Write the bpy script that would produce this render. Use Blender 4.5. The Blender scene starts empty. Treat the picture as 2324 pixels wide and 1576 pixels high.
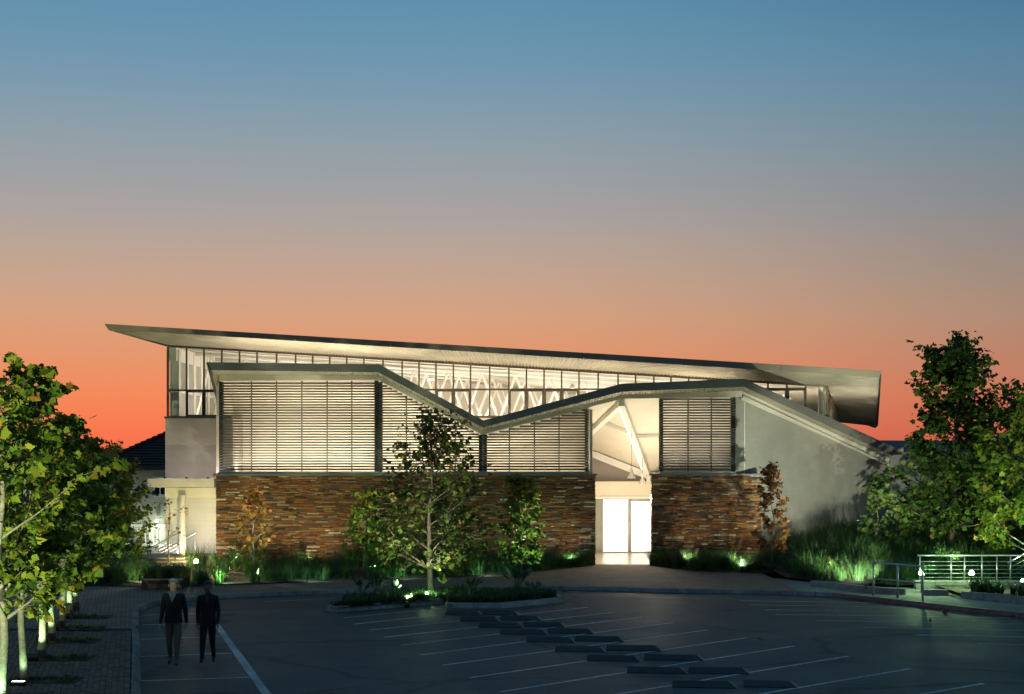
import bpy, math, random
import numpy as np
from mathutils import Vector, Matrix

random.seed(7)
RNG = np.random.default_rng(11)
scene = bpy.context.scene
COL = scene.collection

# ------------------------------------------------------------------ camera
EYE = 4.5            # camera height
FPX = 3480.0         # focal length in units of a 2324-wide picture
HX, HY = 1162.0, 1015.0
cam_d = bpy.data.cameras.new("camera")
cam = bpy.data.objects.new("camera", cam_d)
COL.objects.link(cam)
cam.location = (0, 0, EYE)
cam.rotation_euler = (math.radians(90), 0, 0)
cam_d.sensor_width = 36.0
cam_d.lens = 36.0 * FPX / 2324.0
cam_d.shift_y = (HY - 788.0) / 2324.0
cam_d.clip_start = 0.5
cam_d.clip_end = 20000
scene.camera = cam

# ------------------------------------------------------------------ render settings
scene.render.engine = 'CYCLES'
scene.view_settings.view_transform = 'Standard'
scene.view_settings.look = 'None'
scene.view_settings.exposure = 0.0
scene.view_settings.gamma = 1.0
scene.view_settings.use_curve_mapping = False
try:
    scene.cycles.use_denoising = True
    scene.cycles.denoiser = 'OPENIMAGEDENOISE'
    scene.cycles.max_bounces = 6
    scene.cycles.diffuse_bounces = 3
    scene.cycles.glossy_bounces = 3
    scene.cycles.transparent_max_bounces = 12
    scene.cycles.sample_clamp_indirect = 4.0
    scene.cycles.caustics_reflective = False
    scene.cycles.caustics_refractive = False
except Exception:
    pass


def s2l(c):
    out = []
    for v in c:
        v = v / 255.0
        out.append(v / 12.92 if v <= 0.04045 else ((v + 0.055) / 1.055) ** 2.4)
    return (out[0], out[1], out[2], 1.0)


# ------------------------------------------------------------------ sky (after sunset, glow to the left of the view)
world = bpy.data.worlds.new("World")
scene.world = world
world.use_nodes = True
wt = world.node_tree
for n in list(wt.nodes):
    wt.nodes.remove(n)


def wn(t, **kw):
    n = wt.nodes.new(t)
    for k, v in kw.items():
        setattr(n, k, v)
    return n


def ramp_node(tree, stops, interp='LINEAR'):
    r = tree.nodes.new('ShaderNodeValToRGB')
    r.color_ramp.interpolation = interp
    e = r.color_ramp.elements
    while len(e) > 1:
        e.remove(e[-1])
    e[0].position = stops[0][0]
    e[0].color = stops[0][1]
    for p, c in stops[1:]:
        x = e.new(p)
        x.color = c
    return r


tc = wn('ShaderNodeTexCoord')
sep = wn('ShaderNodeSeparateXYZ')
wt.links.new(tc.outputs['Generated'], sep.inputs[0])
# azimuth: cosine of the horizontal angle to the glow
SUN_AZ = math.radians(-35)
sx, sy = math.sin(SUN_AZ), math.cos(SUN_AZ)
flat = wn('ShaderNodeCombineXYZ')
wt.links.new(sep.outputs[0], flat.inputs[0])
wt.links.new(sep.outputs[1], flat.inputs[1])
nrm = wn('ShaderNodeVectorMath', operation='NORMALIZE')
wt.links.new(flat.outputs[0], nrm.inputs[0])
dot = wn('ShaderNodeVectorMath', operation='DOT_PRODUCT')
wt.links.new(nrm.outputs[0], dot.inputs[0])
dot.inputs[1].default_value = (sx, sy, 0)
# height above the horizon: sin(elevation), offset so that ramps start a little below 0
elev = wn('ShaderNodeMath', operation='MULTIPLY_ADD')
elev.inputs[1].default_value = 1 / 1.05
elev.inputs[2].default_value = 0.05 / 1.05
elev.use_clamp = True
wt.links.new(sep.outputs[2], elev.inputs[0])


def sky_ramp(lst):
    return ramp_node(wt, [((z + 0.05) / 1.05, s2l(c)) for z, c in lst])


glow = sky_ramp([(-0.05, (120, 56, 40)), (-0.012, (248, 106, 72)), (0.01, (251, 120, 79)), (0.033, (245, 138, 91)), (0.0662, (225, 155, 115)), (0.0833, (216, 161, 127)),
                 (0.1046, (202, 164, 140)), (0.1327, (183, 165, 153)), (0.1466, (173, 163, 160)), (0.1743, (156, 161, 165)), (0.195, (144, 159, 169)),
                 (0.2149, (130, 156, 173)), (0.2415, (113, 151, 176)), (0.28, (94, 144, 174)), (0.5, (72, 120, 154)), (1.0, (64, 106, 138))])
side = sky_ramp([(-0.05, (90, 48, 42)), (-0.012, (180, 88, 74)), (0.01, (190, 102, 83)), (0.033, (194, 118, 93)), (0.0662, (178, 132, 110)), (0.0833, (168, 137, 118)),
                 (0.1046, (155, 137, 124)), (0.1327, (142, 135, 134)), (0.1466, (134, 135, 138)), (0.1743, (120, 135, 143)), (0.195, (108, 134, 150)),
                 (0.2415, (86, 128, 156)), (0.28, (66, 117, 149)), (0.5, (60, 106, 140)), (1.0, (64, 106, 138))])
dusk = sky_ramp([(-0.05, (50, 54, 58)), (0.0, (86, 94, 102)), (0.1, (104, 116, 126)), (0.28, (84, 112, 130)), (0.5, (68, 106, 134)), (1.0, (64, 106, 138))])
for r in (glow, side, dusk):
    wt.links.new(elev.outputs[0], r.inputs[0])


def wmap(a, b):
    m = wn('ShaderNodeMapRange', interpolation_type='SMOOTHSTEP')
    m.inputs['From Min'].default_value = a
    m.inputs['From Max'].default_value = b
    wt.links.new(dot.outputs['Value'], m.inputs['Value'])
    return m


m1 = wmap(0.52, 0.86)
m2 = wmap(-0.6, 0.55)


def wmix(fac, a, b):
    m = wn('ShaderNodeMix', data_type='RGBA')
    wt.links.new(fac, m.inputs[0])
    wt.links.new(a, m.inputs[6])
    wt.links.new(b, m.inputs[7])
    return m.outputs[2]


c1 = wmix(m1.outputs[0], side.outputs[0], glow.outputs[0])
c2 = wmix(m2.outputs[0], dusk.outputs[0], c1)
bg = wn('ShaderNodeBackground')
bg.inputs['Strength'].default_value = 1.0
wt.links.new(c2, bg.inputs['Color'])
wo = wn('ShaderNodeOutputWorld')
wt.links.new(bg.outputs[0], wo.inputs[0])

# ------------------------------------------------------------------ measuring helpers


def P(x, y, Z):
    return Vector(((x - HX) * Z / FPX, Z, EYE - (y - HY) * Z / FPX))


def G(x, y, h=0.0):
    Z = FPX * (EYE - h) / (y - HY)
    return P(x, y, Z)


def XA(x, Z):
    return (x - HX) * Z / FPX


def HA(y, Z):
    return EYE - (y - HY) * Z / FPX


# ------------------------------------------------------------------ materials
MATS = {}


def principled(name):
    m = bpy.data.materials.new(name)
    m.use_nodes = True
    return m, m.node_tree, m.node_tree.nodes['Principled BSDF']


def mat(name, col, rough=0.6, metal=0.0, var=0.12, vscale=3.0, bump=0.0, bscale=40.0, spec=0.5, stain=0.0):
    if name in MATS:
        return MATS[name]
    m, t, b = principled(name)
    b.inputs['Roughness'].default_value = rough
    b.inputs['Metallic'].default_value = metal
    b.inputs['Specular IOR Level'].default_value = spec
    geo = t.nodes.new('ShaderNodeNewGeometry')
    nz = t.nodes.new('ShaderNodeTexNoise')
    nz.inputs['Scale'].default_value = vscale
    nz.inputs['Detail'].default_value = 6
    nz.inputs['Roughness'].default_value = 0.65
    t.links.new(geo.outputs['Position'], nz.inputs['Vector'])
    lo = tuple(c * (1 - var) for c in col) + (1,)
    hi = tuple(min(1, c * (1 + var)) for c in col) + (1,)
    r = ramp_node(t, [(0.3, lo), (0.7, hi)])
    t.links.new(nz.outputs[0], r.inputs[0])
    out = r.outputs[0]
    if stain > 0:
        n2 = t.nodes.new('ShaderNodeTexNoise')
        n2.inputs['Scale'].default_value = 0.5
        n2.inputs['Detail'].default_value = 8
        t.links.new(geo.outputs['Position'], n2.inputs['Vector'])
        r2 = ramp_node(t, [(0.4, (1 - stain,) * 3 + (1,)), (0.62, (1, 1, 1, 1))])
        t.links.new(n2.outputs[0], r2.inputs[0])
        mx = t.nodes.new('ShaderNodeMix')
        mx.data_type = 'RGBA'
        mx.blend_type = 'MULTIPLY'
        mx.inputs[0].default_value = 1.0
        t.links.new(out, mx.inputs[6])
        t.links.new(r2.outputs[0], mx.inputs[7])
        out = mx.outputs[2]
    t.links.new(out, b.inputs['Base Color'])
    if bump > 0:
        nb = t.nodes.new('ShaderNodeTexNoise')
        nb.inputs['Scale'].default_value = bscale
        nb.inputs['Detail'].default_value = 4
        t.links.new(geo.outputs['Position'], nb.inputs['Vector'])
        bp = t.nodes.new('ShaderNodeBump')
        bp.inputs['Strength'].default_value = bump
        bp.inputs['Distance'].default_value = 0.02
        t.links.new(nb.outputs[0], bp.inputs['Height'])
        t.links.new(bp.outputs[0], b.inputs['Normal'])
    MATS[name] = m
    return m


def emat(name, col, strength):
    if name in MATS:
        return MATS[name]
    m, t, b = principled(name)
    b.inputs['Base Color'].default_value = tuple(col) + (1,)
    b.inputs['Emission Color'].default_value = tuple(col) + (1,)
    b.inputs['Emission Strength'].default_value = strength
    MATS[name] = m
    return m


def tint_mat(name, stops, rough=0.6, transl=0.0, noise=0.0, nscale=30.0, bump=0.0, spec=0.4):
    """colour from the per-piece attribute 'tint' through a ramp; optional translucency for leaves"""
    if name in MATS:
        return MATS[name]
    m, t, b = principled(name)
    at = t.nodes.new('ShaderNodeAttribute')
    at.attribute_name = 'tint'
    r = ramp_node(t, [(p, tuple(c) + (1,)) for p, c in stops])
    src = at.outputs['Fac']
    geo = t.nodes.new('ShaderNodeNewGeometry')
    if noise > 0:
        nz = t.nodes.new('ShaderNodeTexNoise')
        nz.inputs['Scale'].default_value = nscale
        nz.inputs['Detail'].default_value = 5
        t.links.new(geo.outputs['Position'], nz.inputs['Vector'])
        ma = t.nodes.new('ShaderNodeMath')
        ma.operation = 'MULTIPLY_ADD'
        ma.inputs[1].default_value = noise
        t.links.new(nz.outputs[0], ma.inputs[0])
        sb = t.nodes.new('ShaderNodeMath')
        sb.operation = 'SUBTRACT'
        sb.inputs[1].default_value = noise * 0.5
        t.links.new(src, sb.inputs[0])
        t.links.new(sb.outputs[0], ma.inputs[2])
        src = ma.outputs[0]
    t.links.new(src, r.inputs[0])
    t.links.new(r.outputs[0], b.inputs['Base Color'])
    b.inputs['Roughness'].default_value = rough
    b.inputs['Specular IOR Level'].default_value = spec
    if bump > 0:
        nb = t.nodes.new('ShaderNodeTexNoise')
        nb.inputs['Scale'].default_value = 60
        t.links.new(geo.outputs['Position'], nb.inputs['Vector'])
        bp = t.nodes.new('ShaderNodeBump')
        bp.inputs['Strength'].default_value = bump
        bp.inputs['Distance'].default_value = 0.015
        t.links.new(nb.outputs[0], bp.inputs['Height'])
        t.links.new(bp.outputs[0], b.inputs['Normal'])
    if transl > 0:
        tr = t.nodes.new('ShaderNodeBsdfTranslucent')
        t.links.new(r.outputs[0], tr.inputs['Color'])
        mx = t.nodes.new('ShaderNodeMixShader')
        mx.inputs[0].default_value = transl
        t.links.new(b.outputs[0], mx.inputs[1])
        t.links.new(tr.outputs[0], mx.inputs[2])
        t.links.new(mx.outputs[0], t.nodes['Material Output'].inputs['Surface'])
    MATS[name] = m
    return m


def glass_mat(name, tint=(0.93, 0.95, 0.94), refl=0.10):
    if name in MATS:
        return MATS[name]
    m, t, b = principled(name)
    t.nodes.remove(b)
    tr = t.nodes.new('ShaderNodeBsdfTransparent')
    tr.inputs[0].default_value = tint + (1,)
    gl = t.nodes.new('ShaderNodeBsdfGlossy')
    gl.inputs['Roughness'].default_value = 0.02
    lw = t.nodes.new('ShaderNodeLayerWeight')
    lw.inputs[0].default_value = 0.25
    ma = t.nodes.new('ShaderNodeMath')
    ma.operation = 'MULTIPLY_ADD'
    ma.inputs[1].default_value = 0.7
    ma.inputs[2].default_value = refl * 0.4
    t.links.new(lw.outputs['Fresnel'], ma.inputs[0])
    mx = t.nodes.new('ShaderNodeMixShader')
    t.links.new(ma.outputs[0], mx.inputs[0])
    t.links.new(tr.outputs[0], mx.inputs[1])
    t.links.new(gl.outputs[0], mx.inputs[2])
    t.links.new(mx.outputs[0], t.nodes['Material Output'].inputs['Surface'])
    MATS[name] = m
    return m


def brick_mat(name, c1, c2, mortar, bw, bh, msize=0.008, rot=0.0, plane='XY', bump=0.4, rough=0.8, var=0.35, moff=0.5):
    """brick texture on world position: plane XY for floors, XZ for walls facing the camera"""
    if name in MATS:
        return MATS[name]
    m, t, b = principled(name)
    geo = t.nodes.new('ShaderNodeNewGeometry')
    mp = t.nodes.new('ShaderNodeMapping')
    if plane == 'XZ':
        mp.inputs['Rotation'].default_value = (math.radians(-90), 0, 0)
    else:
        mp.inputs['Rotation'].default_value = (0, 0, rot)
    t.links.new(geo.outputs['Position'], mp.inputs['Vector'])
    bt = t.nodes.new('ShaderNodeTexBrick')
    bt.offset = moff
    bt.inputs['Color1'].default_value = tuple(c1) + (1,)
    bt.inputs['Color2'].default_value = tuple(c2) + (1,)
    bt.inputs['Mortar'].default_value = tuple(mortar) + (1,)
    bt.inputs['Scale'].default_value = 1.0
    bt.inputs['Mortar Size'].default_value = msize
    bt.inputs['Mortar Smooth'].default_value = 0.3
    bt.inputs['Brick Width'].default_value = bw
    bt.inputs['Row Height'].default_value = bh
    t.links.new(mp.outputs[0], bt.inputs['Vector'])
    nz = t.nodes.new('ShaderNodeTexNoise')
    nz.inputs['Scale'].default_value = 1.3
    nz.inputs['Detail'].default_value = 7
    t.links.new(geo.outputs['Position'], nz.inputs['Vector'])
    r = ramp_node(t, [(0.3, (1 - var,) * 3 + (1,)), (0.7, (1, 1, 1, 1))])
    t.links.new(nz.outputs[0], r.inputs[0])
    mx = t.nodes.new('ShaderNodeMix')
    mx.data_type = 'RGBA'
    mx.blend_type = 'MULTIPLY'
    mx.inputs[0].default_value = 1.0
    t.links.new(bt.outputs['Color'], mx.inputs[6])
    t.links.new(r.outputs[0], mx.inputs[7])
    t.links.new(mx.outputs[2], b.inputs['Base Color'])
    b.inputs['Roughness'].default_value = rough
    bp = t.nodes.new('ShaderNodeBump')
    bp.inputs['Strength'].default_value = bump
    bp.inputs['Distance'].default_value = 0.01
    bp.invert = True
    t.links.new(bt.outputs['Fac'], bp.inputs['Height'])
    t.links.new(bp.outputs[0], b.inputs['Normal'])
    MATS[name] = m
    return m


# ------------------------------------------------------------------ object helpers
ORIGIN = {}


def tag(o, label=None, cat=None, group=None, kind=None):
    if label:
        o['label'] = label
    if cat:
        o['category'] = cat
    if group:
        o['group'] = group
    if kind:
        o['kind'] = kind
    return o


def thing(name, loc, label, cat, group=None):
    o = bpy.data.objects.new(name, None)
    o.empty_display_size = 0.2
    COL.objects.link(o)
    o.location = loc
    ORIGIN[o] = Vector(loc)
    return tag(o, label, cat, group)


class MB:
    def __init__(self):
        self.v, self.f, self.t = [], [], []
        self.tint = None

    def add(self, verts, faces, tint=None):
        n = len(self.v)
        self.v.extend([tuple(p) for p in verts])
        self.f.extend([tuple(i + n for i in f) for f in faces])
        if tint is not None:
            if self.tint is None:
                self.tint = [0.0] * n
            self.tint.extend([tint] * len(verts))
        elif self.tint is not None:
            self.tint.extend([0.0] * len(verts))
        return self

    def box(self, x0, x1, y0, y1, z0, z1, tint=None):
        v = [(x0, y0, z0), (x1, y0, z0), (x1, y1, z0), (x0, y1, z0), (x0, y0, z1), (x1, y0, z1), (x1, y1, z1), (x0, y1, z1)]
        return self.add(v, [(0, 3, 2, 1), (4, 5, 6, 7), (0, 1, 5, 4), (1, 2, 6, 5), (2, 3, 7, 6), (3, 0, 4, 7)], tint)

    def hexa(self, a, b):
        """two quads (4 pts each, same order) joined to a solid"""
        return self.add(list(a) + list(b), [(3, 2, 1, 0), (4, 5, 6, 7), (0, 1, 5, 4), (1, 2, 6, 5), (2, 3, 7, 6), (3, 0, 4, 7)])

    def poly(self, pts):
        return self.add(pts, [tuple(range(len(pts)))])

    def prism(self, pts, off):
        n = len(pts)
        off = Vector(off)
        v = [Vector(p) for p in pts] + [Vector(p) + off for p in pts]
        f = [tuple(range(n - 1, -1, -1)), tuple(range(n, 2 * n))]
        f += [(i, (i + 1) % n, n + (i + 1) % n, n + i) for i in range(n)]
        return self.add(v, f)

    def tube(self, pts, radii, n=8, cap=True):
        pts = [Vector(p) for p in pts]
        if not hasattr(radii, '__len__'):
            radii = [radii] * len(pts)
        rings = []
        up = Vector((0, 0, 1))
        prev = None
        for i, p in enumerate(pts):
            d = (pts[min(i + 1, len(pts) - 1)] - pts[max(i - 1, 0)]).normalized()
            if prev is None:
                a = d.cross(up)
                if a.length < 1e-3:
                    a = d.cross(Vector((1, 0, 0)))
            else:
                a = prev - d * prev.dot(d)
            a.normalize()
            prev = a
            b = d.cross(a)
            rings.append([p + (a * math.cos(2 * math.pi * k / n) + b * math.sin(2 * math.pi * k / n)) * radii[i] for k in range(n)])
        v = [q for r in rings for q in r]
        f = []
        for i in range(len(pts) - 1):
            for k in range(n):
                k2 = (k + 1) % n
                f.append((i * n + k, i * n + k2, (i + 1) * n + k2, (i + 1) * n + k))
        if cap:
            f.append(tuple(range(n - 1, -1, -1)))
            f.append(tuple((len(pts) - 1) * n + k for k in range(n)))
        return self.add(v, f)

    def lathe(self, c, prof, n=16, axis=None):
        """prof: list of (r, z) about the vertical through c"""
        c = Vector(c)
        v = []
        for r, z in prof:
            for k in range(n):
                a = 2 * math.pi * k / n
                v.append(c + Vector((r * math.cos(a), r * math.sin(a), z)))
        f = []
        for i in range(len(prof) - 1):
            for k in range(n):
                k2 = (k + 1) % n
                f.append((i * n + k, i * n + k2, (i + 1) * n + k2, (i + 1) * n + k))
        if prof[0][0] > 1e-4:
            f.append(tuple(range(n - 1, -1, -1)))
        if prof[-1][0] > 1e-4:
            f.append(tuple((len(prof) - 1) * n + k for k in range(n)))
        return self.add(v, f)

    def mesh(self, name, m=None, org=(0, 0, 0), smooth=False):
        me = bpy.data.meshes.new(name)
        o = Vector(org)
        me.from_pydata([Vector(p) - o for p in self.v], [], self.f)
        if self.tint is not None:
            a = me.attributes.new('tint', 'FLOAT', 'POINT')
            a.data.foreach_set('value', self.tint)
        if m is not None:
            for mm in (m if isinstance(m, (list, tuple)) else [m]):
                me.materials.append(mm)
        if smooth:
            me.polygons.foreach_set('use_smooth', [True] * len(me.polygons))
        me.update()
        return me

    def build(self, name, m=None, parent=None, smooth=False, label=None, cat=None, group=None, kind=None, origin=None):
        org = Vector(origin) if origin is not None else (ORIGIN[parent] if parent is not None else Vector((0, 0, 0)))
        me = self.mesh(name, m, org, smooth)
        return link(name, me, parent, org, label, cat, group, kind)


def link(name, me, parent=None, org=Vector((0, 0, 0)), label=None, cat=None, group=None, kind=None):
    o = bpy.data.objects.new(name, me)
    COL.objects.link(o)
    if parent is not None:
        o.parent = parent
        ORIGIN[o] = ORIGIN[parent]
    else:
        o.location = org
        ORIGIN[o] = Vector(org)
    return tag(o, label, cat, group, kind)


def np_mesh(name, V, T, m, tint=None, org=(0, 0, 0), smooth=False):
    """V (n,3) float, T (m,3) int"""
    me = bpy.data.meshes.new(name)
    V = np.asarray(V, dtype=np.float32) - np.asarray(tuple(org), dtype=np.float32)
    T = np.asarray(T, dtype=np.int32)
    me.vertices.add(len(V))
    me.vertices.foreach_set('co', V.ravel())
    me.loops.add(T.size)
    me.loops.foreach_set('vertex_index', T.ravel())
    me.polygons.add(len(T))
    me.polygons.foreach_set('loop_start', np.arange(0, T.size, 3, dtype=np.int32))
    me.polygons.foreach_set('loop_total', np.full(len(T), 3, dtype=np.int32))
    if smooth:
        me.polygons.foreach_set('use_smooth', np.ones(len(T), dtype=bool))
    me.update(calc_edges=True)
    if tint is not None:
        a = me.attributes.new('tint', 'FLOAT', 'POINT')
        a.data.foreach_set('value', np.asarray(tint, dtype=np.float32))
    if m is not None:
        me.materials.append(m)
    return me


def lamp(name, kind, loc, power, col, parent=None, size=0.1, target=None, spot=90, blend=0.6, sizey=None):
    d = bpy.data.lights.new(name, kind)
    d.energy = power
    d.color = col
    if kind == 'AREA':
        d.shape = 'RECTANGLE'
        d.size = size
        d.size_y = sizey or size
    else:
        d.shadow_soft_size = size
    if kind == 'SPOT':
        d.spot_size = math.radians(spot)
        d.spot_blend = blend
    o = bpy.data.objects.new(name, d)
    COL.objects.link(o)
    o.location = loc
    if target is not None:
        dv = Vector(target) - Vector(loc)
        o.rotation_euler = dv.to_track_quat('-Z', 'Y').to_euler()
    if parent is not None:
        o.parent = parent
        o.location = Vector(loc) - ORIGIN[parent]
    return o


# ------------------------------------------------------------------ palette
M_asphalt = None
M_cream = mat('cream_plaster', (0.74, 0.68, 0.56), 0.7, var=0.05, vscale=1.5)
M_white = mat('white_paint', (0.78, 0.76, 0.70), 0.55, var=0.04)
M_whitesteel = mat('white_steel', (0.76, 0.73, 0.66), 0.45, var=0.03)
M_darkmetal = mat('dark_grey_metal', (0.05, 0.055, 0.055), 0.45, metal=0.3, var=0.15)
M_mullion = mat('bronze_mullion', (0.10, 0.075, 0.05), 0.45, metal=0.4, var=0.15)
M_slat = mat('grey_slat', (0.11, 0.112, 0.105), 0.5, metal=0.1, var=0.15, vscale=1.2)
M_fascia = mat('grey_fascia_sheet', (0.155, 0.15, 0.13), 0.5, metal=0.1, var=0.12, vscale=0.9, stain=0.15)
M_sheet = mat('corrugated_sheet', (0.46, 0.42, 0.33), 0.55, metal=0.1, var=0.15, vscale=1.2, stain=0.25)
M_beam = mat('painted_beam', (0.52, 0.49, 0.42), 0.6, var=0.06, vscale=1.0)
M_coping = mat('slate_coping', (0.10, 0.10, 0.09), 0.6, var=0.3, bump=0.2)
M_steel = mat('brushed_steel', (0.5, 0.52, 0.54), 0.35, metal=0.85, var=0.08)
M_concrete = mat('kerb_concrete', (0.32, 0.31, 0.28), 0.85, var=0.3, vscale=5, bump=0.3, stain=0.3)
M_soil = mat('dark_soil', (0.035, 0.026, 0.018), 0.95, var=0.4, vscale=8, bump=0.6)
M_black = mat('black_metal', (0.012, 0.012, 0.013), 0.5, var=0.2)
M_glass = glass_mat('window_glass')

# ------------------------------------------------------------------ ground sheets
gnd = MB()
xs = [-3000, -400, -120, -60, -36, -27, -15, 60, 400, 3000]
ys = [-200, 0, 60, 64, 72, 80, 110, 300, 1500, 9000]


def gh(x, y):
    drop = -0.03
    if y > 62:
        k = min(1, (y - 62) / 12.0)
        drop -= k * (1.6 if x < -14 else 0.3)
    if y > 300:
        drop -= 4
    return drop


gv = [(x, y, gh(x, y)) for y in ys for x in xs]
gf = [(j * len(xs) + i, j * len(xs) + i + 1, (j + 1) * len(xs) + i + 1, (j + 1) * len(xs) + i) for j in range(len(ys) - 1) for i in range(len(xs) - 1)]
gnd.add(gv, gf)
gnd.build('ground', mat('rough_ground', (0.05, 0.055, 0.03), 0.95, var=0.4, vscale=0.3), kind='structure')

hill = MB()
hv, hf = [], []
N = 60
for i in range(N + 1):
    X = -4200 + 8400 * i / N
    hh = (20 + 7 * math.sin(i * 0.5) + 4 * math.sin(i * 1.3)) * min(1, max(0.02, (X + 300) / 900))
    hv += [(X, 2600, -14), (X, 2900, hh), (X, 3800, -14)]
for i in range(N):
    a = i * 3
    hf += [(a, a + 3, a + 4, a + 1), (a + 1, a + 4, a + 5, a + 2)]
hill.add(hv, hf)
hill.build('hill', mat('far_hill', (0.05, 0.06, 0.08), 0.95, var=0.2, vscale=0.01), kind='structure')


def asphalt_material():
    m, t, b = principled('asphalt')
    geo = t.nodes.new('ShaderNodeNewGeometry')
    fine = t.nodes.new('ShaderNodeTexNoise')
    fine.inputs['Scale'].default_value = 45
    fine.inputs['Detail'].default_value = 5
    big = t.nodes.new('ShaderNodeTexNoise')
    big.inputs['Scale'].default_value = 0.35
    big.inputs['Detail'].default_value = 7
    big.inputs['Roughness'].default_value = 0.6
    for n in (fine, big):
        t.links.new(geo.outputs['Position'], n.inputs['Vector'])
    r1 = ramp_node(t, [(0.3, (0.031, 0.032, 0.034, 1)), (0.75, (0.058, 0.059, 0.062, 1))])
    t.links.new(fine.outputs[0], r1.inputs[0])
    r2 = ramp_node(t, [(0.33, (0.62, 0.62, 0.62, 1)), (0.66, (1.15, 1.15, 1.15, 1))])
    t.links.new(big.outputs[0], r2.inputs[0])
    mx = t.nodes.new('ShaderNodeMix')
    mx.data_type = 'RGBA'
    mx.blend_type = 'MULTIPLY'
    mx.inputs[0].default_value = 1
    t.links.new(r1.outputs[0], mx.inputs[6])
    t.links.new(r2.outputs[0], mx.inputs[7])
    # repaired joints / tar lines: edges of large distorted voronoi cells
    ds = t.nodes.new('ShaderNodeTexNoise')
    ds.inputs['Scale'].default_value = 0.8
    ds.inputs['Detail'].default_value = 6
    t.links.new(geo.outputs['Position'], ds.inputs['Vector'])
    va = t.nodes.new('ShaderNodeVectorMath')
    va.operation = 'MULTIPLY_ADD'
    va.inputs[1].default_value = (1.4, 1.4, 0)
    t.links.new(ds.outputs['Color'], va.inputs[0])
    t.links.new(geo.outputs['Position'], va.inputs[2])
    vo = t.nodes.new('ShaderNodeTexVoronoi')
    vo.feature = 'DISTANCE_TO_EDGE'
    vo.inputs['Scale'].default_value = 0.16
    t.links.new(va.outputs[0], vo.inputs['Vector'])
    r3 = ramp_node(t, [(0.0, (0.2, 0.2, 0.2, 1)), (0.010, (0.35, 0.35, 0.35, 1)), (0.02, (1, 1, 1, 1))])
    t.links.new(vo.outputs['Distance'], r3.inputs[0])
    mx2 = t.nodes.new('ShaderNodeMix')
    mx2.data_type = 'RGBA'
    mx2.blend_type = 'MULTIPLY'
    mx2.inputs[0].default_value = 1
    t.links.new(mx.outputs[2], mx2.inputs[6])
    t.links.new(r3.outputs[0], mx2.inputs[7])
    st_ = t.nodes.new('ShaderNodeTexNoise')
    st_.inputs['Scale'].default_value = 1.1
    st_.inputs['Detail'].default_value = 3
    t.links.new(geo.outputs['Position'], st_.inputs['Vector'])
    r4 = ramp_node(t, [(0.60, (1, 1, 1, 1)), (0.70, (0.55, 0.55, 0.55, 1))])
    t.links.new(st_.outputs[0], r4.inputs[0])
    mx3 = t.nodes.new('ShaderNodeMix')
    mx3.data_type = 'RGBA'
    mx3.blend_type = 'MULTIPLY'
    mx3.inputs[0].default_value = 1
    t.links.new(mx2.outputs[2], mx3.inputs[6])
    t.links.new(r4.outputs[0], mx3.inputs[7])
    t.links.new(mx3.outputs[2], b.inputs['Base Color'])
    rr = ramp_node(t, [(0.3, (0.55, 0.55, 0.55, 1)), (0.7, (0.85, 0.85, 0.85, 1))])
    t.links.new(big.outputs[0], rr.inputs[0])
    t.links.new(rr.outputs[0], b.inputs['Roughness'])
    bp = t.nodes.new('ShaderNodeBump')
    bp.inputs['Strength'].default_value = 0.35
    bp.inputs['Distance'].default_value = 0.01
    t.links.new(fine.outputs[0], bp.inputs['Height'])
    t.links.new(bp.outputs[0], b.inputs['Normal'])
    return m


M_asphalt = asphalt_material()
cp = MB()
cp.poly([(-14, -30, 0), (60, -30, 0), (60, 52, 0), (-14, 52, 0)])
car_park = cp.build('car_park', M_asphalt, kind='structure')

# kerb line (contact with the asphalt), left kerb -> front -> right
KL = [(319.5, 1700), (319.5, 1576), (318, 1480), (315, 1410), (318, 1392), (332, 1381), (365, 1372), (430, 1365), (540, 1358), (700, 1351.5),
      (1000, 1344), (1230, 1340), (1392, 1343), (1530, 1347), (1755, 1351), (1876, 1355), (1990, 1368), (2088, 1378.5), (2177, 1389), (2324, 1404.5), (2480, 1426)]
KW = [G(x, y) for x, y in KL]


def resample(pts, step):
    out = [pts[0].copy()]
    acc = 0.0
    idx = [0]
    for i in range(len(pts) - 1):
        a, b = pts[i], pts[i + 1]
        L = (b - a).length
        d = step - acc
        while d <= L:
            out.append(a + (b - a) * (d / L))
            idx.append(i)
            d += step
        acc = L - (d - step)
    return out, idx


KH = 0.13
kp, kidx = resample(KW, 0.52)
M_kerb = mat('kerb_stone_grey', (0.20, 0.20, 0.19), 0.85, var=0.35, vscale=4, bump=0.3, stain=0.35)
M_kerb_red = mat('kerb_stone_red', (0.24, 0.11, 0.09), 0.8, var=0.4, vscale=5, bump=0.3, stain=0.45)


def seg_normal(pts, i):
    d = (pts[min(i + 1, len(pts) - 1)] - pts[max(i - 1, 0)])
    d.z = 0
    d.normalize()
    return Vector((-d.y, d.x, 0))


def kerb_solid(p, q, n0, n1, h, w, bev=0.07, gap=0.006):
    d = (q - p).normalized() * gap
    p, q = p + d, q - d
    up = Vector((0, 0, h))

    def prof(o, n):
        return [o + Vector((0, 0, -0.05)), o + Vector((0, 0, 0.03)), o + n * bev + up, o + n * w + up, o + n * w + Vector((0, 0, -0.05))]
    a, b = prof(p, n0), prof(q, n1)
    mb = MB()
    mb.add(a + b, [(4, 3, 2, 1, 0), (5, 6, 7, 8, 9)] + [(i, (i + 1) % 5, 5 + (i + 1) % 5, 5 + i) for i in range(5)])
    return mb


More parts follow.
